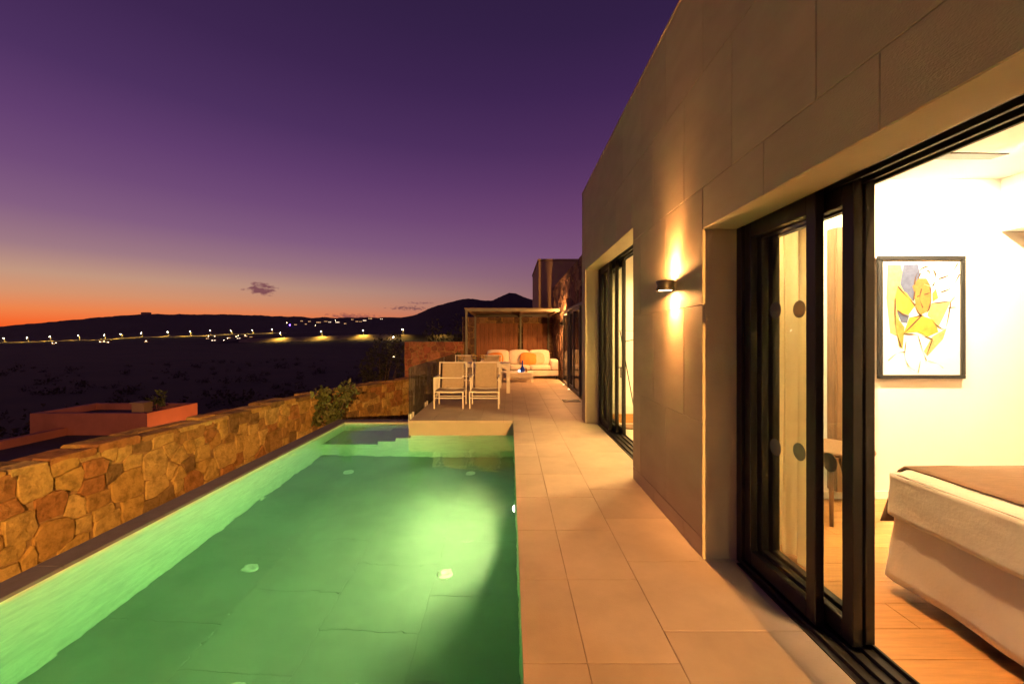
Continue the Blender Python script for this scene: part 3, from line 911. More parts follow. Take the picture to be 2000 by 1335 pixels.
# flat cap stones along the top
s = 0.0
while s < WL:
    w = rg.uniform(0.28, 0.55)
    for a0, a1 in ((-0.43, -0.2), (-0.195, 0.045)):
        zt = WTOP + rg.uniform(-0.02, 0.03)
        e = rg.uniform(0.0, 0.03)
        d_ = rg.uniform(0.85, 1.0)
        corners = [(s + 0.008, a0 + rg.uniform(0, 0.02)), (s + w * d_ - 0.008, a0 + rg.uniform(0, 0.02)), (s + w - 0.008, a1 - rg.uniform(0, 0.03)), (s + rg.uniform(0.0, 0.02) + 0.008, a1 - rg.uniform(0, 0.03))]
        v = []
        for z, sc in ((WTOP - 0.07, 0.97), (zt - 0.015, 1.0), (zt, 0.9)):
            cs = sum(c[0] for c in corners) / 4; ca = sum(c[1] for c in corners) / 4
            for c in corners:
                p, t, nn = wall_frame(cs + (c[0] - cs) * sc)
                q = p + nn * (ca + (c[1] - ca) * sc)
                v.append((q.x, q.y, z + (rg.uniform(-0.008, 0.008) if z > WTOP - 0.06 else 0)))
        f = [(8, 9, 10, 11)]
        for r_ in (0, 4):
            for k in range(4): f.append((r_ + k, r_ + (k + 1) % 4, r_ + 4 + (k + 1) % 4, r_ + 4 + k))
        GW(MB().add(v, f).build('cap_stone', M['stone']))
    s += w

# red rubble wall of the next terrace
rw_ = empty('boundary_wall', (-3, 15.3, -1.5)); tag(rw_, 'reddish rubble stone wall lit from below behind the glass railing', 'stone wall')
def put(o, root):
    o.parent = root
    o.matrix_parent_inverse = Matrix.Translation(-Vector(root.location))
    return o
m = MB(); m.box(-4.05, -1.78, 15.31, 15.7, -1.5, 1.25); put(m.build('core', M['mortar']), rw_)
rg = random.Random(3)
for poly in stone_cells(2.25, 2.3, 0.27, 9, 0.014):
    mb = stone_mesh(poly, lambda s, z, o_: (-4.04 + s, 15.31 - o_, -1.05 + z), 0.03, rg)
    if mb: put(mb.build('stone', M['stone_red']), rw_)
# brown rubble wall behind the pergola
bw = empty('pergola_wall', (0, 16.5, -0.3)); tag(bw, 'dark rubble stone wall behind the pergola boards', 'stone wall')
m = MB(); m.box(-1.98, 2.1, 16.62, 16.95, -1.0, 2.26); put(m.build('core', M['mortar']), bw)
for poly in stone_cells(3.75, 2.24, 0.32, 21, 0.016):
    mb = stone_mesh(poly, lambda s, z, o_: (-1.97 + s, 16.62 - o_, 0.01 + z), 0.035, rg)
    if mb: put(mb.build('stone', M['stone_brown']), bw)
# rubble facing of the wing, beside the sofa and above the glazed doors
for a, b, z0, z1, sd in ((12.5, 16.55, 0.01, 2.27, 31), (9.4, 16.55, 2.28, 3.44, 32)):
    for poly in stone_cells(b - a, z1 - z0, 0.33, sd, 0.016):
        mb = stone_mesh(poly, lambda s, z, o_: (1.78 - o_, a + s, z0 + z), 0.035, rg)
        if mb:
            mb.f = [tuple(reversed(q)) for q in mb.f]
            V(mb, 'wing_stone', M['stone_brown'])
# tan volume of the neighbouring house
nb = empty('neighbour_block', (2.6, 18.5, 0)); tag(nb, 'plain tan rendered house block rising behind the pergola', 'building')
m = MB(); m.box(1.22, 5.2, 17.0, 21.5, -2.0, 4.68); put(m.build('wall', M['tan'], bevel=0.02), nb)
m = MB(); m.box(1.19, 5.23, 16.97, 21.53, 4.682, 4.76); put(m.build('roof_edge', M['tan']), nb)

# ------------------------------------------------------------------ wall sconces
FILL_LANTERN = 12500
WARM = (1.0, 0.42, 0.12)
def sconce(x, y, z, label, power, col=WARM, wide=0.32):
    t = empty('wall_sconce', (x, y, z - 0.05)); tag(t, label, 'wall lamp', 'up and down wall sconces')
    m_ = MB()
    prof = [(0.066, 0.012), (0.070, 0.016), (0.058, 0.05), (0.070, 0.084), (0.066, 0.088), (0.060, 0.084), (0.052, 0.075), (0.0, 0.073)]
    m_.lathe(prof, (-0.075, 0, 0), 28)
    m_.lathe([(0.0, 0.028), (0.052, 0.026), (0.060, 0.016), (0.066, 0.012)], (-0.075, 0, 0), 28)
    m_.build('shade', M['bronze'], t, smooth=True)
    m_ = MB(); m_.box(-0.02, -0.001, -0.03, 0.03, 0.02, 0.08); m_.build('bracket', M['bronze'], t)
    for zz, s_ in ((0.018, -1), (0.079, 1)):
        m_ = MB(); m_.lathe([(0.0, zz), (0.05, zz), (0.05, zz + 0.003), (0.0, zz + 0.003)], (-0.075, 0, 0), 24)
        m_.build('diffuser', M['sconce_lit'], t)
        light('lamp', 'SPOT', (-0.075, 0, 0.05 + s_ * 0.056), power * wide, col, t, 0.03, 174, 0.12, (0, 0, s_))
        light('beam', 'SPOT', (-0.05, 0, 0.05 + s_ * 0.05), power * 1.5, col, t, 0.02, 84, 0.9, (0.55, 0, s_))
sconce(XF, 3.03, 1.835, 'up and down sconce on the stone pier between the two glass doors', 105)
sconce(1.72, 12.75, 1.86, 'up and down sconce on the rubble wall beside the sofa', 430, wide=0.8)
t = empty('wall_lantern', (XF, -6.5, 2.2)); tag(t, 'half round opal wall lantern on the facade behind the viewer', 'wall lamp')  # unseen lamp added to brighten the garden wall and deck
m = MB(); m.box(-0.012, -0.001, -0.08, 0.08, -0.12, 0.12); m.build('back_plate', M['bronze'], t)
m = MB()
m.grid(lambda u, v_: (-0.013 - 0.05 * math.sin(u * math.pi) * math.sin(0.15 + v_ * 2.84), -0.07 * math.cos(u * math.pi), -0.1 + 0.2 * v_), 12, 10); m.build('diffuser', M['sconce_lit'], t, smooth=True)
light('lamp', 'POINT', (-0.068, 0, 0), FILL_LANTERN, (1.0, 0.44, 0.10), t, 0.02)
sconce(XF, -1.0, 1.835, 'up and down sconce on the facade behind the viewer', 70)  # unseen repeat of the pier sconce, added for light on the deck

# ------------------------------------------------------------------ interior lamps (assumed recessed downlights, fittings out of view)
def downlight(x, y, z, label, power, col, aim=(0, 0, -1), cone=150):
    t = empty('downlight', (x, y, z)); tag(t, label, 'ceiling light', 'recessed ceiling lights')
    m_ = MB(); m_.lathe([(0.05, -0.002), (0.05, -0.008), (0.04, -0.008), (0.038, -0.002)], (0, 0, 0), 20); m_.build('trim', M['white_metal'], t)
    m_ = MB(); m_.lathe([(0.0, -0.003), (0.038, -0.003)], (0, 0, 0), 20); m_.build('lens', M['downlight_lit'], t)
    light('lamp', 'SPOT', (0, 0, -0.02), power, col, t, 0.04, cone, 0.6, aim)
ROOM = (1.0, 0.75, 0.43)
for i, (x, y) in enumerate(((2.35, 2.8), (3.8, 2.75), (1.80, 1.5), (3.4, -0.6))):
    downlight(x, y, 2.86, ['recessed ceiling light above the picture wall near the curtain', 'recessed ceiling light above the framed picture', 'recessed ceiling light just inside the bedroom door', 'recessed ceiling light near the bed head'][i], (520, 520, 330, 190)[i], ROOM if i != 2 else (1.0, 0.58, 0.24), (0, 0.75, -1) if i < 2 else ((0.35, -0.1, -1) if i == 2 else (0, 0, -1)), 130 if i < 2 else 150)  # the one inside the door is added fill for bed foot and floor
for i, (x, y) in enumerate(((2.6, 5.9), (2.6, 4.8), (4.6, 5.4))):
    downlight(x, y, 2.86, ['recessed ceiling light over the floor lamp in the living room', 'recessed ceiling light just inside the living room door', 'recessed ceiling light deep in the living room'][i], 380, (1.0, 0.62, 0.22))

# ------------------------------------------------------------------ bedroom things
def soft_box(x0, x1, y0, y1, z0, z1, r, n=5):
    """rounded upholstery block: superellipse-like subdivided box with a slight crown"""
    m_ = MB()
    m_.box(x0, x1, y0, y1, z0, z1)
    return m_
def cushion_obj(name, mt, parent, x0, x1, y0, y1, z0, z1, r=0.05, puff=0.02, rot=None):
    """puffed cushion: subdivided cube pushed out at the face centres"""
    m_ = MB()
    n = 6
    cx_, cy_, cz_ = (x0 + x1) / 2, (y0 + y1) / 2, (z0 + z1) / 2
    hx, hy, hz = (x1 - x0) / 2, (y1 - y0) / 2, (z1 - z0) / 2
    def shape(a, b, c):
        v = Vector((a, b, c))
        # round the corners
        p = Vector((a * hx, b * hy, c * hz))
        q = Vector((max(-hx + r, min(hx - r, p.x)), max(-hy + r, min(hy - r, p.y)), max(-hz + r, min(hz - r, p.z))))
        d = p - q
        if d.length > 1e-9: p = q + d.normalized() * min(r, d.length if d.length < r else r)
        k = (1 - a * a) * (1 - b * b) if abs(c) == 1 else ((1 - a * a) * (1 - c * c) if abs(b) == 1 else (1 - b * b) * (1 - c * c))
        p += Vector((a if abs(a) == 1 else 0, b if abs(b) == 1 else 0, c if abs(c) == 1 else 0)) * puff * k
        return (p.x, p.y, p.z)
    for ax in range(3):
        for sgn in (-1, 1):
            def fn(u, v_, ax=ax, sgn=sgn):
                a, b = u * 2 - 1, v_ * 2 - 1
                if sgn < 0: a = -a
                t = [0, 0, 0]; t[ax] = sgn; t[(ax + 1) % 3] = a; t[(ax + 2) % 3] = b
                return shape(*t)
            m_.grid(fn, n, n)
    o = m_.build(name, mt, parent, smooth=True)
    w = o.modifiers.new('weld', 'WELD'); w.merge_threshold = 0.0005
    o.location = (cx_, cy_, cz_)
    if rot: o.rotation_euler = rot
    return o

bed = empty('bed', (3.4, 1.6, 0)); tag(bed, 'double bed with white linen skirt and brown throw inside the bedroom', 'bed')
def B(o):
    o.parent = bed; o.matrix_parent_inverse = Matrix.Translation((-3.4, -1.6, 0)); return o
BX, BY0, BY1, BZ = 2.20, 0.45, 2.27, 0.70
m = MB(); m.box(BX + 0.06, 4.6, BY0 + 0.05, BY1 - 0.05, 0.06, 0.42); B(m.build('base', M['wood']))
for x in (BX + 0.3, 4.4):
    for y in (BY0 + 0.2, BY1 - 0.2):
        m = MB(); m.box(x, x + 0.05, y, y + 0.05, 0.0, 0.06); B(m.build('leg', M['wood']))
B(cushion_obj('mattress', M['linen'], None, BX + 0.02, 4.6, BY0 + 0.02, BY1 - 0.02, 0.425, BZ - 0.012, 0.05, 0.0))
def drape(name, mt, ztop, zbot, flare, inset, folds, amp, x_in, smooth=True, wave=0.0):
    """cloth hanging from the bed edge round the foot and both sides"""
    path = []
    n1, n2 = 40, 46
    r = 0.05
    def rect(t):
        # from head on the far side, round the foot, to the head on the near side
        L1, L2 = 4.6 - BX, BY1 - BY0
        tot = 2 * L1 + L2
        s_ = t * tot
        if s_ < L1: return Vector((4.6 - s_, BY1, 0)), Vector((0, 1, 0))
        if s_ < L1 + L2: return Vector((BX, BY1 - (s_ - L1), 0)), Vector((-1, 0, 0))
        return Vector((BX + (s_ - L1 - L2), BY0, 0)), Vector((0, -1, 0))
    m_ = MB()
    NU = 260
    def fn(u, v_):
        p, nn = rect(u)
        pa, na = rect(max(0, u - 0.006)); pb, nb_ = rect(min(1, u + 0.006))
        nn = (na + nb_); nn = nn.normalized()
        z = ztop + (zbot - ztop) * v_
        k = v_ ** 1.3
        off = -inset + flare * k + amp * k * (math.sin(u * folds * 6.283 + 1.3 * math.sin(u * 17)) * 0.6 + mnoise.noise(Vector((u * 30, v_ * 1.5, 4))) * 0.8)
        off += 0.006 * mnoise.noise(Vector((u * 60, v_ * 5 + u * 20, 8))); zz = z + wave * k * mnoise.noise(Vector((u * 9, 0, 2)))
        q = p + nn * off
        return (q.x, q.y, zz)
    m_.grid(fn, NU, 10)
    o = m_.build(name, mt, None, smooth=True)
    sol = o.modifiers.new('thickness', 'SOLIDIFY'); sol.thickness = 0.006; sol.offset = -1
    return B(o)
drape('bed_skirt', M['linen'], 0.47, 0.07, 0.035, -0.001, 9, 0.014, 0, wave=0.02)
drape('bedspread', M['linen'], BZ - 0.03, 0.43, 0.012, -0.022, 7, 0.006, 0, wave=0.008)
m = MB()
def topfn(u, v_):
    x = BX - 0.012 + (4.6 - BX) * u; y = BY0 - 0.012 + (BY1 - BY0 + 0.024) * v_
    e = min(x - BX + 0.012, y - BY0 + 0.012, BY1 + 0.012 - y)
    z = BZ - 0.03 * max(0, 1 - e / 0.045) ** 2 + 0.006 * mnoise.noise(Vector((x * 4, y * 4, 0)))
    return (x, y, z)
m.grid(topfn, 50, 50); B(m.build('top_sheet', M['linen'], smooth=True))
m = MB()
def thr(u, v_):
    x = BX + 0.05 + 1.0 * u
    s_ = v_ * (BY1 - BY0 + 0.36)
    if s_ < BY1 - BY0 + 0.03:
        y = BY0 - 0.01 + s_; z = BZ + 0.014 + 0.004 * mnoise.noise(Vector((x * 6, y * 6, 5)))
    else:
        d = s_ - (BY1 - BY0 + 0.03)
        y = BY1 + 0.03 + 0.05 * d; z = BZ + 0.012 - d; x -= d * 0.30 * (1 - u)
    return (x, y, z)
m.grid(thr, 16, 44)
o = m.build('throw', M['throw'], smooth=True); so = o.modifiers.new('thickness', 'SOLIDIFY'); so.thickness = 0.008; B(o)

# framed picture: frame, passe-partout, print of loose colour fields and brush strokes
pic = empty('framed_picture', (3.66, 3.56, 1.62)); tag(pic, 'framed abstract print with yellow and blue shapes on the white bedroom wall', 'picture')
m = MB()
w_, h_ = 0.385, 0.545
m.box(-w_, w_, -0.03, -0.002, h_ - 0.035, h_); m.box(-w_, w_, -0.03, -0.002, -h_, -h_ + 0.035)
m.box(-w_, -w_ + 0.035, -0.03, -0.002, -h_ + 0.035, h_ - 0.035); m.box(w_ - 0.035, w_, -0.03, -0.002, -h_ + 0.035, h_ - 0.035)
m.build('frame', M['black'], pic, bevel=0.003, seg=1)
paper = mat('print_paper', (0.82, 0.80, 0.75), 0.6, 0.02, 5)
m = MB(); m.box(-w_ + 0.035, w_ - 0.035, -0.012, -0.004, -h_ + 0.035, h_ - 0.035); m.build('paper', paper, pic)
pc = {k: mat('paint_' + k, tuple(q * 0.55 for q in c), 0.7, 0.2, 25) for k, c in dict(cream=(0.72, 0.55, 0.22), blue=(0.13, 0.16, 0.30), yellow=(0.72, 0.48, 0.06), ochre=(0.50, 0.24, 0.06), orange=(0.60, 0.28, 0.06), olive=(0.42, 0.38, 0.08), brown=(0.13, 0.06, 0.03)).items()}
keys = list(pc)
art = MB()
PS = 0.00214                        # metres to one unit of the drawing grid
def patch(k, pts, lvl):
    art.cur = keys.index(k)
    v = [((x - 178) * PS, -0.0125 - lvl * 0.0006, (480 - y) * PS) for x, y in pts]
    art.add(v, [tuple(range(len(v)))])
def stroke(pts, w, lvl=6, k='brown'):
    art.cur = keys.index(k)
    pts = [Vector((x, y, 0)) for x, y in pts]
    cur = []
    for i in range(len(pts) - 1):
        p0, p1, p2, p3 = pts[max(i - 1, 0)], pts[i], pts[i + 1], pts[min(i + 2, len(pts) - 1)]
        for j in range(6):
            t = j / 6
            cur.append(0.5 * ((2 * p1) + (p2 - p0) * t + (2 * p0 - 5 * p1 + 4 * p2 - p3) * t * t + (3 * p1 - p0 - 3 * p2 + p3) * t ** 3))
    cur.append(pts[-1])
    v, f = [], []
    for i, p in enumerate(cur):
        d = (cur[min(i + 1, len(cur) - 1)] - cur[max(i - 1, 0)]).normalized()
        nn = Vector((-d.y, d.x, 0)) * w * (0.65 + 0.5 * math.sin(i * 0.7)) * 0.5
        for q in (p + nn, p - nn): v.append(((q.x - 178) * PS, -0.0125 - lvl * 0.0006, (480 - q.y) * PS))
    for i in range(len(cur) - 1): f.append((2 * i, 2 * i + 1, 2 * i + 3, 2 * i + 2))
    art.add(v, f)
patch('cream', [(40, 260), (95, 262), (110, 330), (90, 430), (84, 560), (50, 545), (34, 400)], 1)
patch('blue', [(105, 262), (165, 258), (175, 300), (150, 360), (160, 400), (128, 420), (92, 340)], 2)
patch('yellow', [(80, 352), (120, 380), (155, 430), (125, 470), (80, 455), (70, 400)], 3)
patch('blue', [(78, 455), (130, 470), (120, 505), (95, 500)], 2)
patch('olive', [(72, 470), (110, 520), (102, 610), (86, 600), (74, 530)], 2)
patch('orange', [(150, 378), (190, 342), (218, 352), (222, 410), (205, 455), (178, 470), (155, 440)], 4)
patch('ochre', [(142, 352), (165, 318), (200, 318), (218, 350), (190, 342), (150, 378)], 5)
patch('cream', [(222, 420), (300, 415), (275, 470), (250, 520), (205, 468)], 3)
patch('yellow', [(130, 480), (178, 472), (232, 490), (250, 540), (205, 560), (160, 540), (105, 545)], 4)
patch('olive', [(225, 380), (240, 360), (250, 400), (226, 415)], 3)
patch('cream', [(225, 560), (285, 525), (270, 570), (205, 640), (190, 620)], 2)
stroke([(150, 345), (160, 300), (195, 270), (230, 285), (240, 320), (225, 350)], 6)
stroke([(165, 320), (185, 285), (212, 290), (215, 320)], 5)
stroke([(152, 370), (148, 420), (175, 470), (205, 455), (220, 400), (215, 355)], 6)
stroke([(180, 360), (172, 400), (185, 440)], 5); stroke([(190, 385), (215, 378)], 5); stroke([(160, 395), (172, 388)], 4)
stroke([(80, 350), (120, 395), (155, 430)], 6); stroke([(78, 450), (125, 478), (180, 472)], 6)
stroke([(180, 472), (105, 548)], 6); stroke([(105, 548), (165, 552), (225, 570)], 5); stroke([(222, 422), (302, 412)], 5)
stroke([(302, 412), (280, 520), (245, 515), (205, 470)], 5); stroke([(70, 400), (72, 520), (95, 605)], 5)
stroke([(250, 320), (300, 300), (330, 255)], 6); stroke([(260, 375), (305, 355), (338, 300)], 6); stroke([(302, 412), (322, 390)], 4); stroke([(290, 440), (330, 436)], 3)
stroke([(165, 555), (185, 620), (200, 660)], 4); stroke([(225, 570), (200, 640)], 4); stroke([(115, 580), (110, 640), (125, 680), (150, 700)], 3)
stroke([(40, 660), (75, 630), (110, 622)], 3); stroke([(165, 712), (175, 660)], 3); stroke([(205, 660), (245, 672), (270, 690)], 2)
art.build('print', [pc[k] for k in keys], pic)

# ceiling fan: only one blade shows under the door head
fan = empty('ceiling_fan', (2.45, 2.56, 2.86)); tag(fan, 'dark thin bladed ceiling fan in the bedroom', 'fan')
m = MB(); m.lathe([(0.06, 0), (0.06, -0.04), (0.014, -0.06), (0.014, -0.2), (0.09, -0.21), (0.09, -0.27), (0.02, -0.29)], (0, 0, 0), 20); m.build('motor', M['black'], fan, smooth=True)
for k in range(3):
    a = R(120 * k)
    m = MB()
    d = Vector((math.cos(a), math.sin(a), 0)); n2 = Vector((-d.y, d.x, 0))
    v = []
    for r_, w in ((0.08, 0.035), (0.25, 0.06), (0.70, 0.05)):
        for s_, z in ((-1, -0.262), (1, -0.25), (1, -0.242), (-1, -0.254)):
            p = d * r_ + n2 * w * s_; v.append((p.x, p.y, z))
    f = [(3, 2, 1, 0), (8, 9, 10, 11)]
    for i in range(2):
        for q in range(4): f.append((i * 4 + q, i * 4 + (q + 1) % 4, i * 4 + 4 + (q + 1) % 4, i * 4 + 4 + q))
    m.add(v, f); m.build('blade', M['black'], fan)

# curtain gathered beside the sliding leaves
_cm = M['curtain']; _n, _l = _cm.node_tree.nodes, _cm.node_tree.links
_tr = _n.new('ShaderNodeBsdfTranslucent'); _tr.inputs[0].default_value = (0.8, 0.64, 0.4, 1)
_mx = _n.new('ShaderNodeMixShader'); _mx.inputs[0].default_value = 0.55
_l.new(_n['Principled BSDF'].outputs[0], _mx.inputs[1]); _l.new(_tr.outputs[0], _mx.inputs[2])
_l.new(_mx.outputs[0], _n['Material Output'].inputs[0])
cu = MB()
def cur_fn(u, v_):
    y = 2.40 + 0.62 * u
    x = 1.86 + 0.032 * math.sin(u * 6.283 * 4 + 0.4 * math.sin(v_ * 3)) * (0.75 + 0.25 * (1 - v_)) + 0.01 * mnoise.noise(Vector((u * 5, v_ * 2, 0)))
    return (x, y + 0.012 * math.sin(u * 40) , 0.012 + 2.80 * v_)
cu.grid(cur_fn, 120, 12)
o = cu.build('curtain', M['curtain'], smooth=True)
tag(o, 'sand coloured curtain gathered behind the glass door leaves', 'curtain')
# tall walnut wall cabinet on the picture wall
cb = empty('wall_cabinet', (2.98, 3.50, 0.10)); tag(cb, 'tall narrow walnut cabinet on the bedroom wall left of the picture', 'cabinet')
m = MB(); m.box(-0.15, 0.17, -0.03, 0.055, 0.0, 2.3); m.build('carcass', M['wood'], cb, bevel=0.003, seg=1)
m = MB(); m.box(-0.147, 0.167, -0.052, -0.032, 0.004, 2.296); dr = m.build('door', M['wood'], cb, bevel=0.002, seg=1)
m = MB(); m.box(0.13, 0.142, -0.075, -0.053, 0.9, 1.1); m.build('handle', M['bronze'], dr)
# small round table with splayed legs
rt = empty('round_table', (2.58, 3.2, 0)); tag(rt, 'small round walnut table with splayed legs behind the door leaves', 'table')
m = MB(); m.lathe([(0.0, 0.53), (0.22, 0.535), (0.265, 0.552), (0.27, 0.565), (0.265, 0.575), (0.0, 0.576)], (0, 0, 0), 40); m.build('table_top', M['wood'], rt, smooth=False)
for a in (R(-8), R(112), R(232)):
    m = MB(); m.tube([(0.05 * math.cos(a), 0.05 * math.sin(a), 0.53), (0.20 * math.cos(a), 0.20 * math.sin(a), 0.0)], [0.02, 0.013], 10); m.build('leg', M['wood'], rt, smooth=True)

# ------------------------------------------------------------------ living room floor lamp
fl_ = empty('floor_lamp', (1.93, 6.35, 0)); tag(fl_, 'thin black leaning floor lamp with round base inside the living room door', 'floor lamp')
m = MB(); m.lathe([(0.0, 0.0), (0.15, 0.0), (0.15, 0.018), (0.14, 0.024), (0.0, 0.026)], (0, 0, 0), 32); m.build('base', M['wood'], fl_)
m = MB(); m.tube([(0.10, 0, 0.02), (-0.19, -0.05, 1.55)], 0.008, 8); m.build('stem', M['black'], fl_)
m = MB(); m.tube([(-0.153, -0.043, 1.36), (0.45, -0.03, 1.50)], 0.007, 8); m.build('arm', M['black'], fl_)
m = MB(); m.tube([(-0.19, -0.05, 1.55), (0.45, -0.03, 1.505)], 0.0025, 6); m.build('wire', M['black'], fl_)
m = MB(); m.lathe([(0.02, 0.0), (0.10, -0.12), (0.097, -0.12), (0.018, -0.004)], (0.45, -0.03, 1.50), 20); m.build('lamp_shade', M['black'], fl_)

# ------------------------------------------------------------------ terrace furniture
def armchair():
    t = empty('garden_chair')
    w, sd, sz, bz, az = 0.29, 0.56, 0.335, 0.90, 0.62       # half width, depth, seat, back top, arm
    P = 0.028
    for sx in (-1, 1):
        m_ = MB(); m_.bar((sx * w, 0, 0), (sx * w, 0, sz), P); m_.build('leg', M['white_metal'], t, bevel=0.003, seg=1)
        m_ = MB(); m_.bar((sx * w, sd, 0), (sx * w, sd, sz), P); m_.build('leg', M['white_metal'], t, bevel=0.003, seg=1)
        m_ = MB(); m_.bar((sx * w, sd, sz), (sx * w, sd + 0.10, bz), P); m_.build('back_post', M['white_metal'], t, bevel=0.003, seg=1)
    m_ = MB()
    m_.bar((-w, 0, sz), (w, 0, sz), P * 0.9); m_.bar((-w, sd, sz), (w, sd, sz), P * 0.9)
    for sx in (-1, 1): m_.bar((sx * w, 0, sz), (sx * w, sd, sz), P * 0.9)
    m_.build('seat_frame', M['white_metal'], t)
    m_ = MB(); m_.bar((-w, 0.01, 0.21), (w, 0.01, 0.21), 0.02); m_.build('stretcher', M['white_metal'], t)
    m_ = MB(); m_.bar((-w, sd - 0.01, 0.17), (w, sd - 0.01, 0.17), 0.02); m_.build('stretcher', M['white_metal'], t)
    m_ = MB(); m_.bar((-w, sd + 0.10, bz - 0.012), (w, sd + 0.10, bz - 0.012), P * 0.9); m_.build('top_rail', M['white_metal'], t)
    m_ = MB()
    def seat(u, v_):
        return ((u * 2 - 1) * (w - 0.012), sd * v_, sz + 0.012 - 0.035 * (1 - (u * 2 - 1) ** 2) * (0.5 + 0.5 * (1 - v_)))
    m_.grid(seat, 10, 8)
    o = m_.build('seat', M['sling'], t, smooth=True); s_ = o.modifiers.new('thickness', 'SOLIDIFY'); s_.thickness = 0.008
    m_ = MB()
    def back(u, v_):
        return ((u * 2 - 1) * (w - 0.055), sd + 0.012 + 0.10 * v_ + 0.03 * (1 - (u * 2 - 1) ** 2) * math.sin(v_ * 3.14), sz + 0.02 + (bz - sz - 0.03) * v_)
    m_.grid(back, 10, 10)
    o = m_.build('backrest', M['sling'], t, smooth=True); s_ = o.modifiers.new('thickness', 'SOLIDIFY'); s_.thickness = 0.008
    return t
def add_arm(t, sx, slats=True, post=True):
    w, sd, az = 0.29, 0.56, 0.62
    m_ = MB(); m_.bar((sx * w, -0.014, az), (sx * w, sd + 0.05, az), 0.03, 0.022); m_.build('armrest', M['white_metal'], t, bevel=0.003, seg=1)
    if post:
        m_ = MB(); m_.bar((sx * w, 0, 0.335), (sx * w, 0, az), 0.028); m_.build('arm_post', M['white_metal'], t)
    if slats:
        for k in (1, 2, 3):
            m_ = MB(); m_.bar((sx * w, sd * k / 4, 0.335), (sx * w, sd * k / 4, az), 0.018); m_.build('slat', M['white_metal'], t)
def base_chair(label, x, y, rz=0.0, arms=()):
    t = copy_tree(proto) if proto_used else proto
    if not proto_used: globals()['proto_used'] = True
    t.location = (x, y, 0); t.rotation_euler = (0, 0, rz)
    tag(t, label, 'chair', 'white garden chairs round the dining table')
    return t
proto = armchair(); proto_used = False
cA = base_chair('white metal garden chair with slatted arm, nearest the glass railing', -1.235, 8.02)
cB = base_chair('white metal garden chair with taupe sling, right of the slatted arm chair', -0.52, 8.02)
cC = base_chair('garden chair behind the dining table on the railing side', -1.33, 11.25)
cD = base_chair('garden chair behind the dining table on the house side', -0.55, 11.25)
add_arm(cA, -1)
m = MB(); m.bar((-0.29, 0, 0.62), (0.255, 0, 0.62), 0.026, 0.022); m.tube([(0.25, 0, 0.62), (0.275, 0.01, 0.635), (0.295, 0.02, 0.66)], 0.012, 6); m.build('arm_rail', M['white_metal'], cA)
add_arm(cB, -1, True, False); add_arm(cB, 1, True, False)
add_arm(cC, 1, False); add_arm(cC, -1, False); add_arm(cD, 1, False); add_arm(cD, -1, False)
# dining table
dt = empty('dining_table', (-0.75, 10.2, 0)); tag(dt, 'white rectangular garden dining table behind the two near chairs', 'table')
m = MB(); m.box(-0.80, 0.75, 0.0, 0.85, 0.725, 0.755); m.build('table_top', M['white_metal'], dt, bevel=0.004, seg=1)
m = MB(); m.box(-0.76, 0.71, 0.03, 0.05, 0.66, 0.725); m.box(-0.76, 0.71, 0.80, 0.82, 0.66, 0.725); m.build('apron', M['white_metal'], dt)
for x in (-0.80, 0.66):
    for y in (0.0, 0.76):
        m = MB(); m.box(x, x + 0.09, y, y + 0.09, 0.0, 0.725); m.build('leg', M['white_metal'], dt, bevel=0.004, seg=1)
# flowers and glasses on the table
def flowers(x, y, z, label, n, seed, h=0.22, spread=0.20):
    t = empty('flower_bowl', (x, y, z)); tag(t, label, 'flowers')
    m_ = MB(); m_.lathe([(0.0, 0.0), (0.05, 0.0), (0.075, 0.03), (0.08, 0.07), (0.074, 0.07), (0.068, 0.03), (0.0, 0.012)], (0, 0, 0), 20); m_.build('bowl', M['glass'], t, smooth=True)
    rg_ = random.Random(seed)
    for i in range(n):
        st = MB()
        a = rg_.uniform(0, 6.283); d = rg_.uniform(0.02, spread); zz = h * rg_.uniform(0.5, 1.0)
        p = Vector((d * math.cos(a), d * math.sin(a), zz))
        st.tube([(p.x * 0.2, p.y * 0.2, 0.02), (p.x * 0.6, p.y * 0.6, zz * 0.6), p], 0.003, 5)
        st.build('stem', M['leaf'], t)
        b = MB()
        for k in range(7):
            aa = k / 7 * 6.283
            d1 = Vector((math.cos(aa), math.sin(aa), 0.5)); sd = Vector((-math.sin(aa), math.cos(aa), 0))
            b.add([p, p + d1 * 0.03 + sd * 0.02, p + d1 * 0.055, p + d1 * 0.03 - sd * 0.02], [(0, 1, 2, 3)])
        b.build('blossom', M['petal'], t)
    return t
flowers(-0.86, 10.5, 0.756, 'yellow flowers in a glass bowl at the middle of the dining table', 16, 2)
flowers(-1.28, 10.55, 0.756, 'small yellow flowers at the railing end of the dining table', 7, 5, 0.16, 0.12)
for i, (x, y, lab) in enumerate(((-0.63, 10.45, 'stemmed wine glass beside the flower bowl'), (-0.28, 10.4, 'stemmed wine glass at the house end of the table'))):
    m = MB(); m.lathe([(0.0, 0.0), (0.035, 0.002), (0.004, 0.008), (0.004, 0.09), (0.03, 0.12), (0.038, 0.16), (0.032, 0.20), (0.031, 0.20), (0.036, 0.16), (0.0, 0.10)], (0, 0, 0), 20)
    o = m.build('wine_glass', M['glass'], smooth=True); o.location = (x, y, 0.7555); tag(o, lab, 'glass', 'glasses on the dining table')

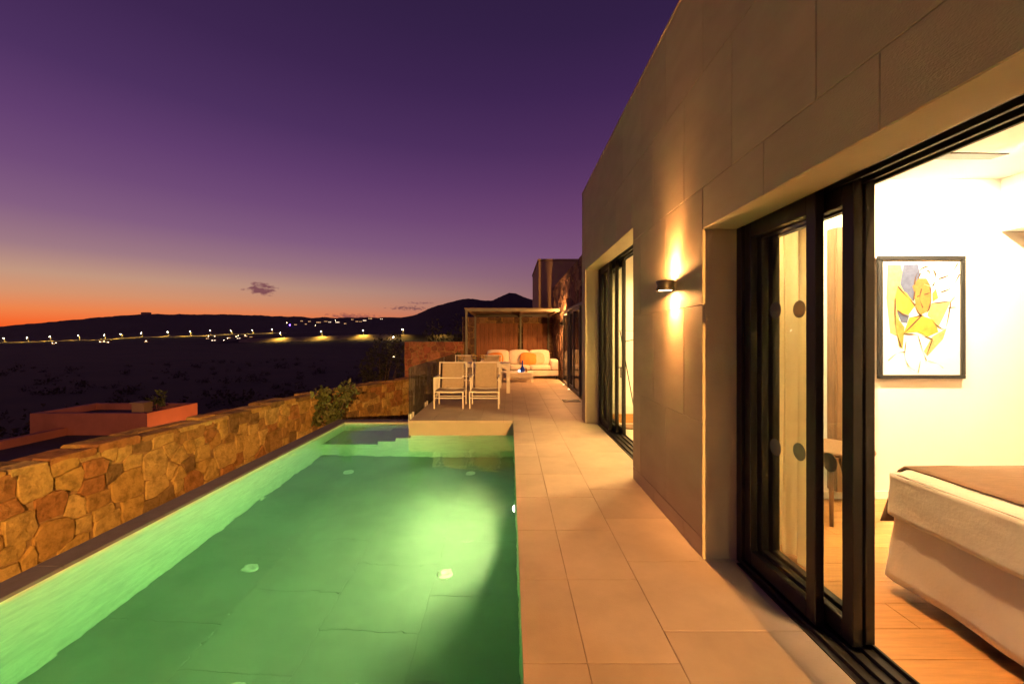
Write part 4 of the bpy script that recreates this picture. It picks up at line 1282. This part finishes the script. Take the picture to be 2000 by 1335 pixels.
# sofa
sf = empty('garden_sofa', (0.32, 14.0, 0)); tag(sf, 'cream three seat garden sofa under the pergola', 'sofa')
x0, x1 = -1.34, 1.34
cushion_obj('base_frame', M['cushion'], sf, x0, x1, -0.42, 0.45, 0.10, 0.29, 0.02, 0.0)
for x in (x0 + 0.06, x1 - 0.06):
    for y in (-0.36, 0.38):
        m = MB(); m.box(x - 0.03, x + 0.03, y - 0.03, y + 0.03, 0.0, 0.11); m.build('leg', M['black'], sf)
for a, b in ((x0, x0 + 0.26), (x1 - 0.26, x1)): cushion_obj('armrest', M['cushion'], sf, a, b, -0.42, 0.45, 0.285, 0.66, 0.04, 0.008)
cushion_obj('back_frame', M['cushion'], sf, x0 + 0.26, x1 - 0.26, 0.30, 0.45, 0.285, 0.72, 0.03, 0.0)
cw = (x1 - x0 - 0.52) / 3
for i in range(3):
    a = x0 + 0.26 + cw * i
    cushion_obj('seat_cushion', M['cushion'], sf, a + 0.006, a + cw - 0.006, -0.43, 0.30, 0.30, 0.47, 0.045, 0.012)
    cushion_obj('back_cushion', M['cushion'], sf, a + 0.01 - (0.05 if i == 0 else 0), a + cw - 0.01, 0.06, 0.28, 0.46, 0.96, 0.06, 0.03, (R(-10), 0, R(1.5 * (i - 1))))
for x, lab, mt, ry in ((0.62, 'orange throw pillow on the house end of the sofa', 'orange', 4), (0.90, 'beige throw pillow tucked behind the orange one on the sofa', 'beige', -3), (-0.55, 'orange throw pillow on the railing end of the sofa', 'orange', -5)):
    o = cushion_obj('throw_pillow', M[mt], None, -0.26, 0.26, -0.06, 0.06, -0.185, 0.185, 0.03, 0.045)
    o.location = (0.32 + x - 0.3, 13.95 if mt == 'orange' else 14.02, 0.672); o.rotation_euler = (R(-16), R(ry), 0)
    tag(o, lab, 'pillow', 'throw pillows on the sofa')
# coffee table with bottle, highlight glow and candle
ct = empty('coffee_table', (0.2, 12.8, 0)); tag(ct, 'low white coffee table in front of the sofa', 'table')
m = MB(); m.box(-0.52, 0.54, -0.15, 0.42, 0.285, 0.31); m.build('table_top', M['white_metal'], ct, bevel=0.004, seg=1)
m = MB(); m.box(-0.50, 0.52, -0.135, -0.11, 0.13, 0.285); m.box(-0.50, 0.52, 0.375, 0.40, 0.13, 0.285); m.build('apron', M['cushion'], ct)
for x in (-0.52, 0.48):
    for y in (-0.15, 0.36):
        m = MB(); m.box(x, x + 0.06, y, y + 0.06, 0, 0.285); m.build('leg', M['white_metal'], ct)
m = MB(); m.lathe([(0.0, 0.0), (0.06, 0.0), (0.082, 0.04), (0.08, 0.09), (0.04, 0.16), (0.022, 0.22), (0.02, 0.36), (0.026, 0.37), (0.018, 0.36), (0.0, 0.05)], (0, 0, 0), 24)
o = m.build('blue_bottle', M['blue_glass'], smooth=True); o.location = (0.40, 12.8, 0.311); tag(o, 'cobalt blue long necked bottle on the coffee table', 'bottle')
cl = empty('tea_light', (0.30, 12.78, 0.311)); tag(cl, 'small glowing pale blue glass lantern left of the blue bottle', 'lantern')
m = MB(); m.lathe([(0.0, 0.0), (0.045, 0.0), (0.06, 0.05), (0.05, 0.10), (0.046, 0.10), (0.055, 0.05), (0.0, 0.006)], (0, 0, 0), 20); m.build('glass_cup', M['glass'], cl, smooth=True)
m = MB(); m.lathe([(0.0, 0.01), (0.038, 0.012), (0.045, 0.05), (0.03, 0.075), (0.0, 0.085)], (0, 0, 0), 16); m.build('glow', emis('lantern_glow', (0.62, 0.85, 1.0), 3.0), cl, smooth=True)  # glow put in for the highlight on the blue bottle
cdl = empty('candle', (0.53, 12.82, 0.311)); tag(cdl, 'short candle in a dark holder right of the blue bottle', 'candle')
m = MB(); m.lathe([(0.0, 0.0), (0.032, 0.0), (0.03, 0.11), (0.0, 0.11)], (0, 0, 0), 16); m.build('holder', M['wood'], cdl)
m = MB(); m.lathe([(0.0, 0.11), (0.04, 0.11), (0.042, 0.16), (0.0, 0.165)], (0, 0, 0), 16); m.build('wax', M['wax'], cdl)

# ------------------------------------------------------------------ pergola
pg = empty('pergola', (0.15, 13.0, 0)); tag(pg, 'timber pergola with slatted roof over the sofa', 'pergola')
def PG(o): return put(o, pg)
m = MB(); m.box(-1.46, 1.62, 12.95, 13.03, 2.27, 2.36); PG(m.build('front_beam', M['green_metal'], bevel=0.004, seg=1))
m = MB(); m.box(-1.46, 1.62, 16.30, 16.38, 2.27, 2.36); PG(m.build('rear_beam', M['green_metal']))
for x in (-1.46, 0.36, 1.54):
    m = MB(); m.box(x + 0.002, x + 0.078, 13.032, 16.298, 2.275, 2.355); PG(m.build('side_beam', M['timber']))
for x, y in ((-1.458, 12.952), (-1.458, 16.302), (0.40, 16.302), (1.54, 16.302)):
    m = MB(); m.box(x, x + 0.076, y, y + 0.074, 0.0, 2.269); PG(m.build('post', M['green_metal'], bevel=0.003, seg=1))
for i in range(20):
    y = 13.0 + i * 0.172
    m = MB(); m.box(-1.50, 1.64, y, y + 0.16, 2.362, 2.385); PG(m.build('roof_board', M['timber']))
# board screen behind the sofa
sc_ = empty('board_screen', (0, 16.1, 0)); tag(sc_, 'rust brown vertical board screen behind the sofa', 'screen')
def SC(o): return put(o, sc_)
for a, b in ((-1.36, 0.32), (0.52, 1.50)):
    n = int((b - a) / 0.168)
    for i in range(n):
        x = a + i * (b - a) / n
        m = MB(); m.box(x + 0.004, x + (b - a) / n - 0.004, 16.12, 16.15, 0.05, 1.98); SC(m.build('board', M['corten'], bevel=0.003, seg=1))
    m = MB(); m.box(a, b, 16.152, 16.20, 0.25, 0.33); m.box(a, b, 16.152, 16.20, 1.7, 1.78); SC(m.build('rail', M['green_metal']))
    for x in (a + 0.02, b - 0.07):
        m = MB(); m.box(x, x + 0.05, 16.201, 16.25, 0.0, 1.98); SC(m.build('post', M['green_metal']))

# ------------------------------------------------------------------ glass railing
gr = empty('glass_railing', (-1.80, 9.5, 0)); tag(gr, 'frameless grey glass railing along the terrace edge', 'railing')
y = 7.10
first = True
while y < 12.6:
    w = 0.16 if first else 1.22
    m = MB(); m.box(-1.806, -1.794, y, y + w, -0.04, 0.90); put(m.build('pane', M['rail_glass'], bevel=0.002, seg=1), gr)
    for yy in (y + 0.05, y + w - 0.09):
        m = MB(); m.box(-1.825, -1.775, yy, yy + 0.045, -0.20, 0.06); put(m.build('clamp', M['white_metal'], bevel=0.003, seg=1), gr)
        if first: break
    y += w + 0.03
    first = False
# drain grate in the terrace
dg = empty('drain_grate', (1.38, 9.0, 0)); tag(dg, 'dark slotted drain grate set in the terrace tiles', 'grate')
m = MB(); m.box(-0.19, 0.19, -0.17, 0.17, 0.001, 0.006); m.build('tray', M['black'], dg)
for i in range(9):
    m = MB(); m.box(-0.19, 0.19, -0.165 + i * 0.038, -0.145 + i * 0.038, 0.0062, 0.014); m.build('bar', M['grille'], dg)
# two little floor spots at the wing doors
for y, lab in ((11.95, 'tiny floor spot at the far wing door'), (10.9, 'tiny floor spot at the nearer wing door')):
    t = empty('floor_spot', (1.61, y, 0.001)); tag(t, lab, 'floor lamp', 'floor spots along the wing doors')
    m = MB(); m.lathe([(0.03, 0.0), (0.03, 0.01), (0.022, 0.012), (0.02, 0.01)], (0, 0, 0), 16); m.build('rim', M['inlet'], t)
    m = MB(); m.lathe([(0.0, 0.011), (0.02, 0.011)], (0, 0, 0), 16); m.build('lens', M['sconce_lit'], t)

# ------------------------------------------------------------------ plants
def leaf_blob(n, fn, size, rg_, droop=0.3):
    m_ = MB()
    for _ in range(n):
        p = Vector(fn())
        d = Vector((rg_.gauss(0, 1), rg_.gauss(0, 1), rg_.gauss(0.2, 0.8))).normalized()
        s_ = d.cross(Vector((rg_.gauss(0, 1), rg_.gauss(0, 1), rg_.gauss(0, 1)))).normalized()
        L = size * rg_.uniform(0.6, 1.3); w = L * rg_.uniform(0.25, 0.4)
        nn = d.cross(s_)
        m_.add([p, p + d * L * 0.5 + s_ * w + nn * w * 0.3, p + d * L - nn * L * droop * 0.3, p + d * L * 0.5 - s_ * w + nn * w * 0.3], [(0, 1, 2), (0, 2, 3)])
    return m_
def shrub(name, loc, rx, ry, rz, n, size, label, seed, mt='leaf', lobes=7, cat='shrub'):
    t = empty(name, loc); tag(t, label, cat)
    rg_ = random.Random(seed)
    cs = [(Vector((rg_.uniform(-1, 1) * rx * 0.75, rg_.uniform(-1, 1) * ry * 0.7, rz * rg_.uniform(0.35, 1.0))), rg_.uniform(0.25, 0.5)) for _ in range(lobes)]
    st = MB()
    for c, k in cs:
        st.tube([(rg_.uniform(-0.03, 0.03), rg_.uniform(-0.03, 0.03), 0), (c.x * 0.5, c.y * 0.5, c.z * 0.55), c], [0.014 * rz + 0.004, 0.01 * rz + 0.003, 0.004], 6)
    st.build('branch', M['bark'], t)
    def pt():
        c, k = rg_.choice(cs)
        while True:
            q = Vector((rg_.uniform(-1, 1), rg_.uniform(-1, 1), rg_.uniform(-1, 1)))
            if 0.15 < q.length < 1: break
        return c + Vector((q.x * rx * k, q.y * ry * k, q.z * rz * k * 0.7))
    o = leaf_blob(n, pt, size, rg_).build('foliage', M[mt], t)
    return t
shrub('climbing_shrub', (-3.66, 8.25, -0.62), 0.50, 0.22, 1.05, 850, 0.10, 'green leafy shrub growing against the ochre wall at the pool corner', 7, lobes=9)
shrub('terrace_shrub', (-1.72, 14.6, 0.02), 0.24, 0.24, 0.8, 420, 0.07, 'small green shrub in front of the pergola post', 9)
shrub('slope_bush', (-5.4, 16.6, -2.2), 0.9, 0.9, 3.2, 2200, 0.12, 'tall dark bush left of the reddish stone wall', 11, 'leaf_bush', lobes=14)
shrub('slope_bush', (-3.0, 18.2, -1.4), 1.3, 0.8, 3.2, 1500, 0.12, 'dark bush showing above the reddish stone wall', 13, 'leaf_bush', lobes=12)
shrub('slope_bush', (-7.6, 17.5, -4.6), 1.6, 1.4, 3.0, 2200, 0.13, 'broad low bush on the slope beyond the curved wall', 17, 'leaf_bush', lobes=14)
# dark scrub over the slope
def scrub():
    rg_ = random.Random(8)
    v, f = [], []
    mb = MB()
    for _ in range(420):
        az = R(rg_.uniform(-56, 6)); r_ = 26 + 200 * rg_.random() ** 1.6
        x, y = r_ * math.sin(az), r_ * math.cos(az)
        if -24 < x < -12 and 14 < y < 24: continue
        z = ground_z(x, y)
        s_ = rg_.uniform(0.5, 1.5)
        for _k in range(46):
            q = Vector((rg_.gauss(0, 0.45), rg_.gauss(0, 0.45), abs(rg_.gauss(0.3, 0.35)))) * s_
            d = Vector((rg_.gauss(0, 1), rg_.gauss(0, 1), rg_.gauss(0.4, 0.7))).normalized() * 0.3 * s_
            e = d.cross(Vector((rg_.gauss(0, 1), rg_.gauss(0, 1), rg_.gauss(0, 1)))).normalized() * 0.13 * s_
            p = Vector((x, y, z)) + q
            mb.add([p - e, p + e, p + d], [(0, 1, 2)])
    o = mb.build('scrub', M['leaf_dark']); tag(o, 'dark scrub covering the slope below the villa', 'scrub', kind='stuff')
scrub()

# ------------------------------------------------------------------ house below the garden wall
hs = empty('lower_house', (-19, 19.5, -6.5)); tag(hs, 'terracotta flat roofed house below the garden wall', 'house')
def HS(o): return put(o, hs)
zt, xa, xb, ya, yb = -2.02, -21.7, -16.4, 18.0, 20.9
m = MB(); m.box(xa, xb - 0.004, ya, ya + 0.25, -6.8, zt); HS(m.build('wall', M['dull_pink']))
m = MB(); m.box(xb - 0.25, xb, ya + 0.002, yb, -6.8, zt + 0.002); HS(m.build('wall', M['terracotta']))
m = MB(); m.box(xa, xa + 0.25, ya + 0.252, yb, -6.8, zt); HS(m.build('wall', M['dull_pink']))
m = MB(); m.box(xa + 0.252, xb - 0.252, yb - 0.25, yb, -6.8, zt); HS(m.build('wall', M['dull_pink']))
m = MB(); m.box(xa + 0.251, xb - 0.251, ya + 0.251, yb - 0.251, zt - 0.6, zt - 0.32); HS(m.build('roof', M['roof_dark']))
m = MB(); m.box(-20.0, -13.6, 7.0, 17.99, -6.8, -3.0); HS(m.build('annex', M['roof_dark']))
m = MB(); m.box(-20.3, -20.002, 7.0, 17.99, -6.8, -2.66); HS(m.build('annex_parapet', M['dull_pink']))
m = MB(); m.box(-18.35, -17.75, 19.3, 19.8, zt - 0.319, zt + 0.22); ch = HS(m.build('chimney', M['tan'], bevel=0.02))
m = MB(); m.box(-18.4, -17.7, 19.25, 19.85, zt + 0.222, zt + 0.27); o = m.build('cap', M['tan']); o.parent = ch; o.matrix_parent_inverse = ch.matrix_parent_inverse.copy(); o.matrix_parent_inverse = Matrix.Identity(4)
# roof aerial plant
t = shrub('potted_palm', (-17.35, 19.6, zt - 0.32), 0.22, 0.22, 0.95, 46, 0.30, 'small spiky potted palm on the roof of the lower house', 23, 'leaf', 5, 'plant')
t = empty('garden_spot', (-13.2, 19.4, ground_z(-13.2, 19.4) + 0.05)); tag(t, 'garden floodlight beside the terracotta wall of the lower house', 'garden light')  # added fill light for the terracotta side of the house
m = MB(); m.lathe([(0.0, 0.0), (0.09, 0.0), (0.09, 0.14), (0.07, 0.16), (0.0, 0.16)], (0, 0, 0), 16); m.build('housing', M['black'], t)
m = MB(); m.lathe([(0.0, 0.162), (0.06, 0.162)], (0, 0, 0), 16); m.build('lens', M['sconce_lit'], t)
light('lamp', 'SPOT', (0, 0, 0.2), 900, (1.0, 0.55, 0.25), t, 0.05, 80, 0.6, (-3.2, -0.1, 2.6))
t = empty('garden_spot', (-3.6, 13.9, -1.62)); tag(t, 'garden uplight at the foot of the reddish stone wall', 'garden light')  # added out of sight to brighten the reddish wall
m = MB(); m.lathe([(0.0, 0.0), (0.06, 0.0), (0.06, 0.12), (0.05, 0.14), (0.0, 0.14)], (0, 0, 0), 16); m.build('housing', M['black'], t)
m = MB(); m.lathe([(0.0, 0.142), (0.045, 0.142)], (0, 0, 0), 16); m.build('lens', M['sconce_lit'], t)
light('lamp', 'SPOT', (0, 0, 0.18), 46, (1.0, 0.52, 0.22), t, 0.04, 95, 0.7, (0.05, 1.4, 1.9))
t = empty('garden_spot', (-4.55, 15.6, 0.55)); tag(t, 'small spot on the end of the reddish wall shining into the bush', 'garden light')
m = MB(); m.lathe([(0.0, 0.0), (0.05, 0.0), (0.05, 0.10), (0.04, 0.11), (0.0, 0.11)], (0, 0, 0), 16); m.build('housing', M['black'], t)
m = MB(); m.lathe([(0.0, 0.112), (0.036, 0.112)], (0, 0, 0), 16); m.build('lens', M['sconce_lit'], t)
m = MB(); m.box(0.02, 0.52, -0.015, 0.015, 0.02, 0.05); m.build('bracket', M['black'], t)
light('lamp', 'SPOT', (0, 0, 0.16), 14, (1.0, 0.72, 0.3), t, 0.03, 90, 0.6, (-0.7, 0.4, 0.8))

# ------------------------------------------------------------------ street lamps on the slope roads
lamp_n = 0
def street_lamp(u, v_head, ydist, zbase, label, power):
    tt = (u - CX) / F
    zh = zat(v_head, ydist)
    H = zh - zbase
    t = empty('street_lamp', (tt * ydist, ydist, zbase)); tag(t, label, 'street lamp', 'street lamps along the slope roads')
    m_ = MB(); m_.tube([(0, 0, -0.3), (0, 0, H - 0.3), (0, -0.6, H + 0.1), (0, -1.6, H + 0.15)], [0.13, 0.09, 0.07, 0.06], 8); m_.build('pole', M['street_pole'], t)
    m_ = MB(); m_.box(-0.28, 0.28, -2.6, -1.4, H + 0.06, H + 0.22); m_.build('lamp_head', M['street_pole'], t)
    m_ = MB(); m_.lathe([(0.0, -0.42), (0.30, -0.32), (0.42, -0.05), (0.34, 0.04), (0.0, 0.05)], (0, -2.0, H), 12); m_.build('bulb', M['lamp_globe'], t)
    light('lamp', 'SPOT', (0, -2.0, H - 0.7), power, (1.0, 0.62, 0.10), t, 0.3, 150, 0.6, (0, -0.15, -1))
farL = [(9, 660), (55, 659), (99, 657), (155, 655), (206, 654), (237.5, 652), (277.6, 649.5), (328.4, 648), (372, 647), (412, 645.6), (452, 645), (494, 644), (532, 643)]
ordn = ['first', 'second', 'third', 'fourth', 'fifth', 'sixth', 'seventh', 'eighth', 'ninth', 'tenth', 'eleventh', 'twelfth', 'thirteenth']
for i, (u, v) in enumerate(farL):
    street_lamp(u, v, Y_FAR, zat(interp(u, far_u, far_v), Y_FAR), ordn[i] + ' lit street lamp from the left on the far road below the ridge', 75000)
nearL = [(549, 650), (629, 647), (710, 645), (787, 643), (861.6, 641)]
for i, (u, v) in enumerate(nearL):
    street_lamp(u, v, Y_NEAR - 8, ground_z((u - CX) / F * (Y_NEAR - 8), Y_NEAR - 8), ordn[i] + ' street lamp from the left on the lit bank of the nearer road', 17000)

# ------------------------------------------------------------------ houses and lights on the hillside
def find_y(u, v, y0, y1):
    t = (u - CX) / F
    y = y0
    while y < y1:
        if CY - F * (ground_z(t * y, y) - CAMZ) / y <= v: return y
        y *= 1.01
    return y1
hmat = mat('hillside_render', (0.35, 0.22, 0.15), 0.9, 0.1, 0.2)
rmat = mat('hillside_roof', (0.16, 0.07, 0.05), 0.9, 0.2, 0.2)
def far_house(u, v, w_px, h_px, label, lit, group, y0=760, y1=2500, wins=2, name='hillside_house'):
    y = find_y(u, v, y0, y1)
    s_ = y / F
    w, h = max(5, w_px * s_), max(3.0, h_px * s_)
    x = (u - CX) / F * y
    z = ground_z(x, y)
    t = empty(name, (x, y, z - 1.5)); tag(t, label, 'house', group)
    m_ = MB(); m_.box(-w / 2, w / 2, 0, w * 0.8, -2, h); m_.build('wall', hmat, t)
    m_ = MB(); m_.add([(-w / 2 - .4, -.4, h), (w / 2 + .4, -.4, h), (w / 2 + .4, w * .8 + .4, h), (-w / 2 - .4, w * .8 + .4, h), (-w / 2 + .2, w * .4, h + 1.8), (w / 2 - .2, w * .4, h + 1.8)],
                      [(0, 1, 5, 4), (2, 3, 4, 5), (1, 2, 5), (3, 0, 4), (3, 2, 1, 0)]); m_.build('roof', rmat, t)
    for k in range(wins):
        cx_ = -w / 2 + w * (k + 0.5) / wins
        ww = min(1.6, w / wins * 0.3)
        m_ = MB(); m_.box(cx_ - ww, cx_ + ww, -0.12, -0.02, h * 0.40, h * 0.80); m_.build('window', lit, t)
L1, L2 = M['window_lit'], M['window_lit2']
hill = [(577, 633, 5, 3), (589, 626, 5, 3), (597, 632, 4, 3), (604, 627, 5, 3), (622, 629, 9, 4), (636, 627, 7, 3), (644, 628, 6, 3), (659, 629, 8, 4), (674, 631, 5, 3), (688, 623, 5, 3), (697, 627, 6, 3), (704, 627.5, 6, 3), (712, 625.5, 7, 4), (723, 622, 8, 4), (745, 622, 6, 3)]
words = ['with a lit porch left of the hillside village', 'standing apart above the blue lamp', 'low on the left of the village', 'second row left of the village', 'wide and brightly lit at the village middle left', 'narrow beside the wide lit house', 'with two lit windows at the village middle', 'wide at the centre of the village', 'small and low right of centre', 'high under the ridge right of centre', 'below the high one right of centre', 'joined beside a bright one on the right', 'the brightest on the right of the village', 'high on the ridge right of the village', 'last on the right near the mountain foot']
for i, (u, v, w, h) in enumerate(hill):
    far_house(u, v + 2, w, h, 'distant hillside house ' + words[i], L2 if i in (7, 12, 14, 6) else L1, 'houses of the hillside village', 800, 2500, 3 if w > 6 else 2)
low = [(405, 662, 6, 3), (417, 665, 10, 3), (447, 660, 6, 3), (466, 661, 8, 4), (480, 657, 5, 3), (490, 659, 6, 4), (197, 668, 8, 3), (210, 669, 6, 3), (104, 672, 7, 3), (285, 668, 6, 3), (488, 664, 9, 4)]
lw = ['left of the roadside group', 'long and low below the roadside group', 'in the middle of the roadside group', 'brightest of the roadside group', 'set back at the right of the roadside group', 'at the right end of the roadside group', 'on the flat at the left with two lit windows', 'beside the left pair on the flat', 'alone at the far left on the flat', 'alone below the eighth street lamp', 'at the foot of the roadside group']
for i, (u, v, w, h) in enumerate(low):
    far_house(u, v, w, h, 'small lit house ' + lw[i], L2 if i in (1, 3) else L1, 'small houses near the far road', 480, 690, 2, 'roadside_house')
y = 2560.0
far_house(281, 614, 12, 4.5, 'dark square building silhouetted on the ridge at the left', hmat, 'buildings on the ridge', 2350, 2600, 1, 'ridge_building')
# blue floodlight on the hillside
u, v = 566, 636
yy = find_y(u, v + 1.5, 760, 2400)
t = empty('blue_floodlight', ((u - CX) / F * yy, yy, ground_z((u - CX) / F * yy, yy))); tag(t, 'violet blue floodlight glowing on the hillside left of the village', 'floodlight')
m = MB(); m.tube([(0, 0, -0.5), (0, 0, 4)], 0.15, 8); m.build('pole', M['street_pole'], t)
m = MB(); m.lathe([(0.0, 3.6), (1.3, 4.2), (1.6, 5.0), (1.3, 5.8), (0.0, 6.2)], (0, 0, 0), 12); m.build('lamp_head', M['blue_lamp'], t)
# lamp at the end of the near road
u, v = 768, 662
t = empty('bollard_lamp', ((u - CX) / F * 440, 440, ground_z((u - CX) / F * 440, 440))); tag(t, 'low lamp at the end of the lit road bank', 'lamp')
m = MB(); m.tube([(0, 0, -1), (0, 0, 1.4)], 0.12, 8); m.build('post', M['street_pole'], t)
m = MB(); m.lathe([(0.0, 1.4), (0.45, 1.6), (0.5, 2.0), (0.0, 2.3)], (0, 0, 0), 12); m.build('bulb', M['lamp_globe'], t)

for i, (u, v) in enumerate(((102, 670), (109, 670.4), (195, 667.5), (203, 666.6), (211, 668.4), (285, 665.8), (407, 656.5), (419, 656.8), (444, 661), (461, 657.5), (465, 655.5), (479, 655), (490, 656), (495, 660), (437, 664), (560, 629), (616, 634), (655, 624))):
    yy = find_y(u, v + 2.5, 480 if v > 650 else 800, 690 if v > 650 else 2400)
    x = (u - CX) / F * yy
    t = empty('garden_lamp', (x, yy, ground_z(x, yy))); tag(t, 'tiny ' + ['warm', 'pale', 'dim', 'bright', 'low', 'lone'][i % 6] + ' garden lamp, number ' + str(i + 1) + ' from the left among the lights below the ridge', 'lamp', 'scattered lamps in the valley')
    t['label'] = 'tiny garden lamp ' + ['at the far left of the valley', 'close beside the leftmost garden lamp', 'first of three at the left of the plain', 'middle of three at the left of the plain', 'last of three at the left of the plain', 'alone below the seventh street lamp', 'left of the roadside group', 'above the long low house', 'before the roadside group', 'high in the roadside group', 'topmost of the roadside group', 'right of the topmost roadside lamp', 'at the right end of the roadside group', 'under the right end of the roadside group', 'lowest of the roadside group', 'above the blue floodlight', 'low under the village middle', 'high in the village centre'][i]
    m = MB(); m.tube([(0, 0, -1), (0, 0, 1.8)], 0.08, 6); m.build('post', M['street_pole'], t)
    r_ = 0.3 * yy / 600
    m = MB(); m.lathe([(0.0, 1.8), (r_, 1.8 + r_ * 0.5), (r_, 1.8 + r_ * 1.4), (0.0, 1.8 + 2 * r_)], (0, 0, 0), 10); m.build('bulb', M['lamp_small'], t)
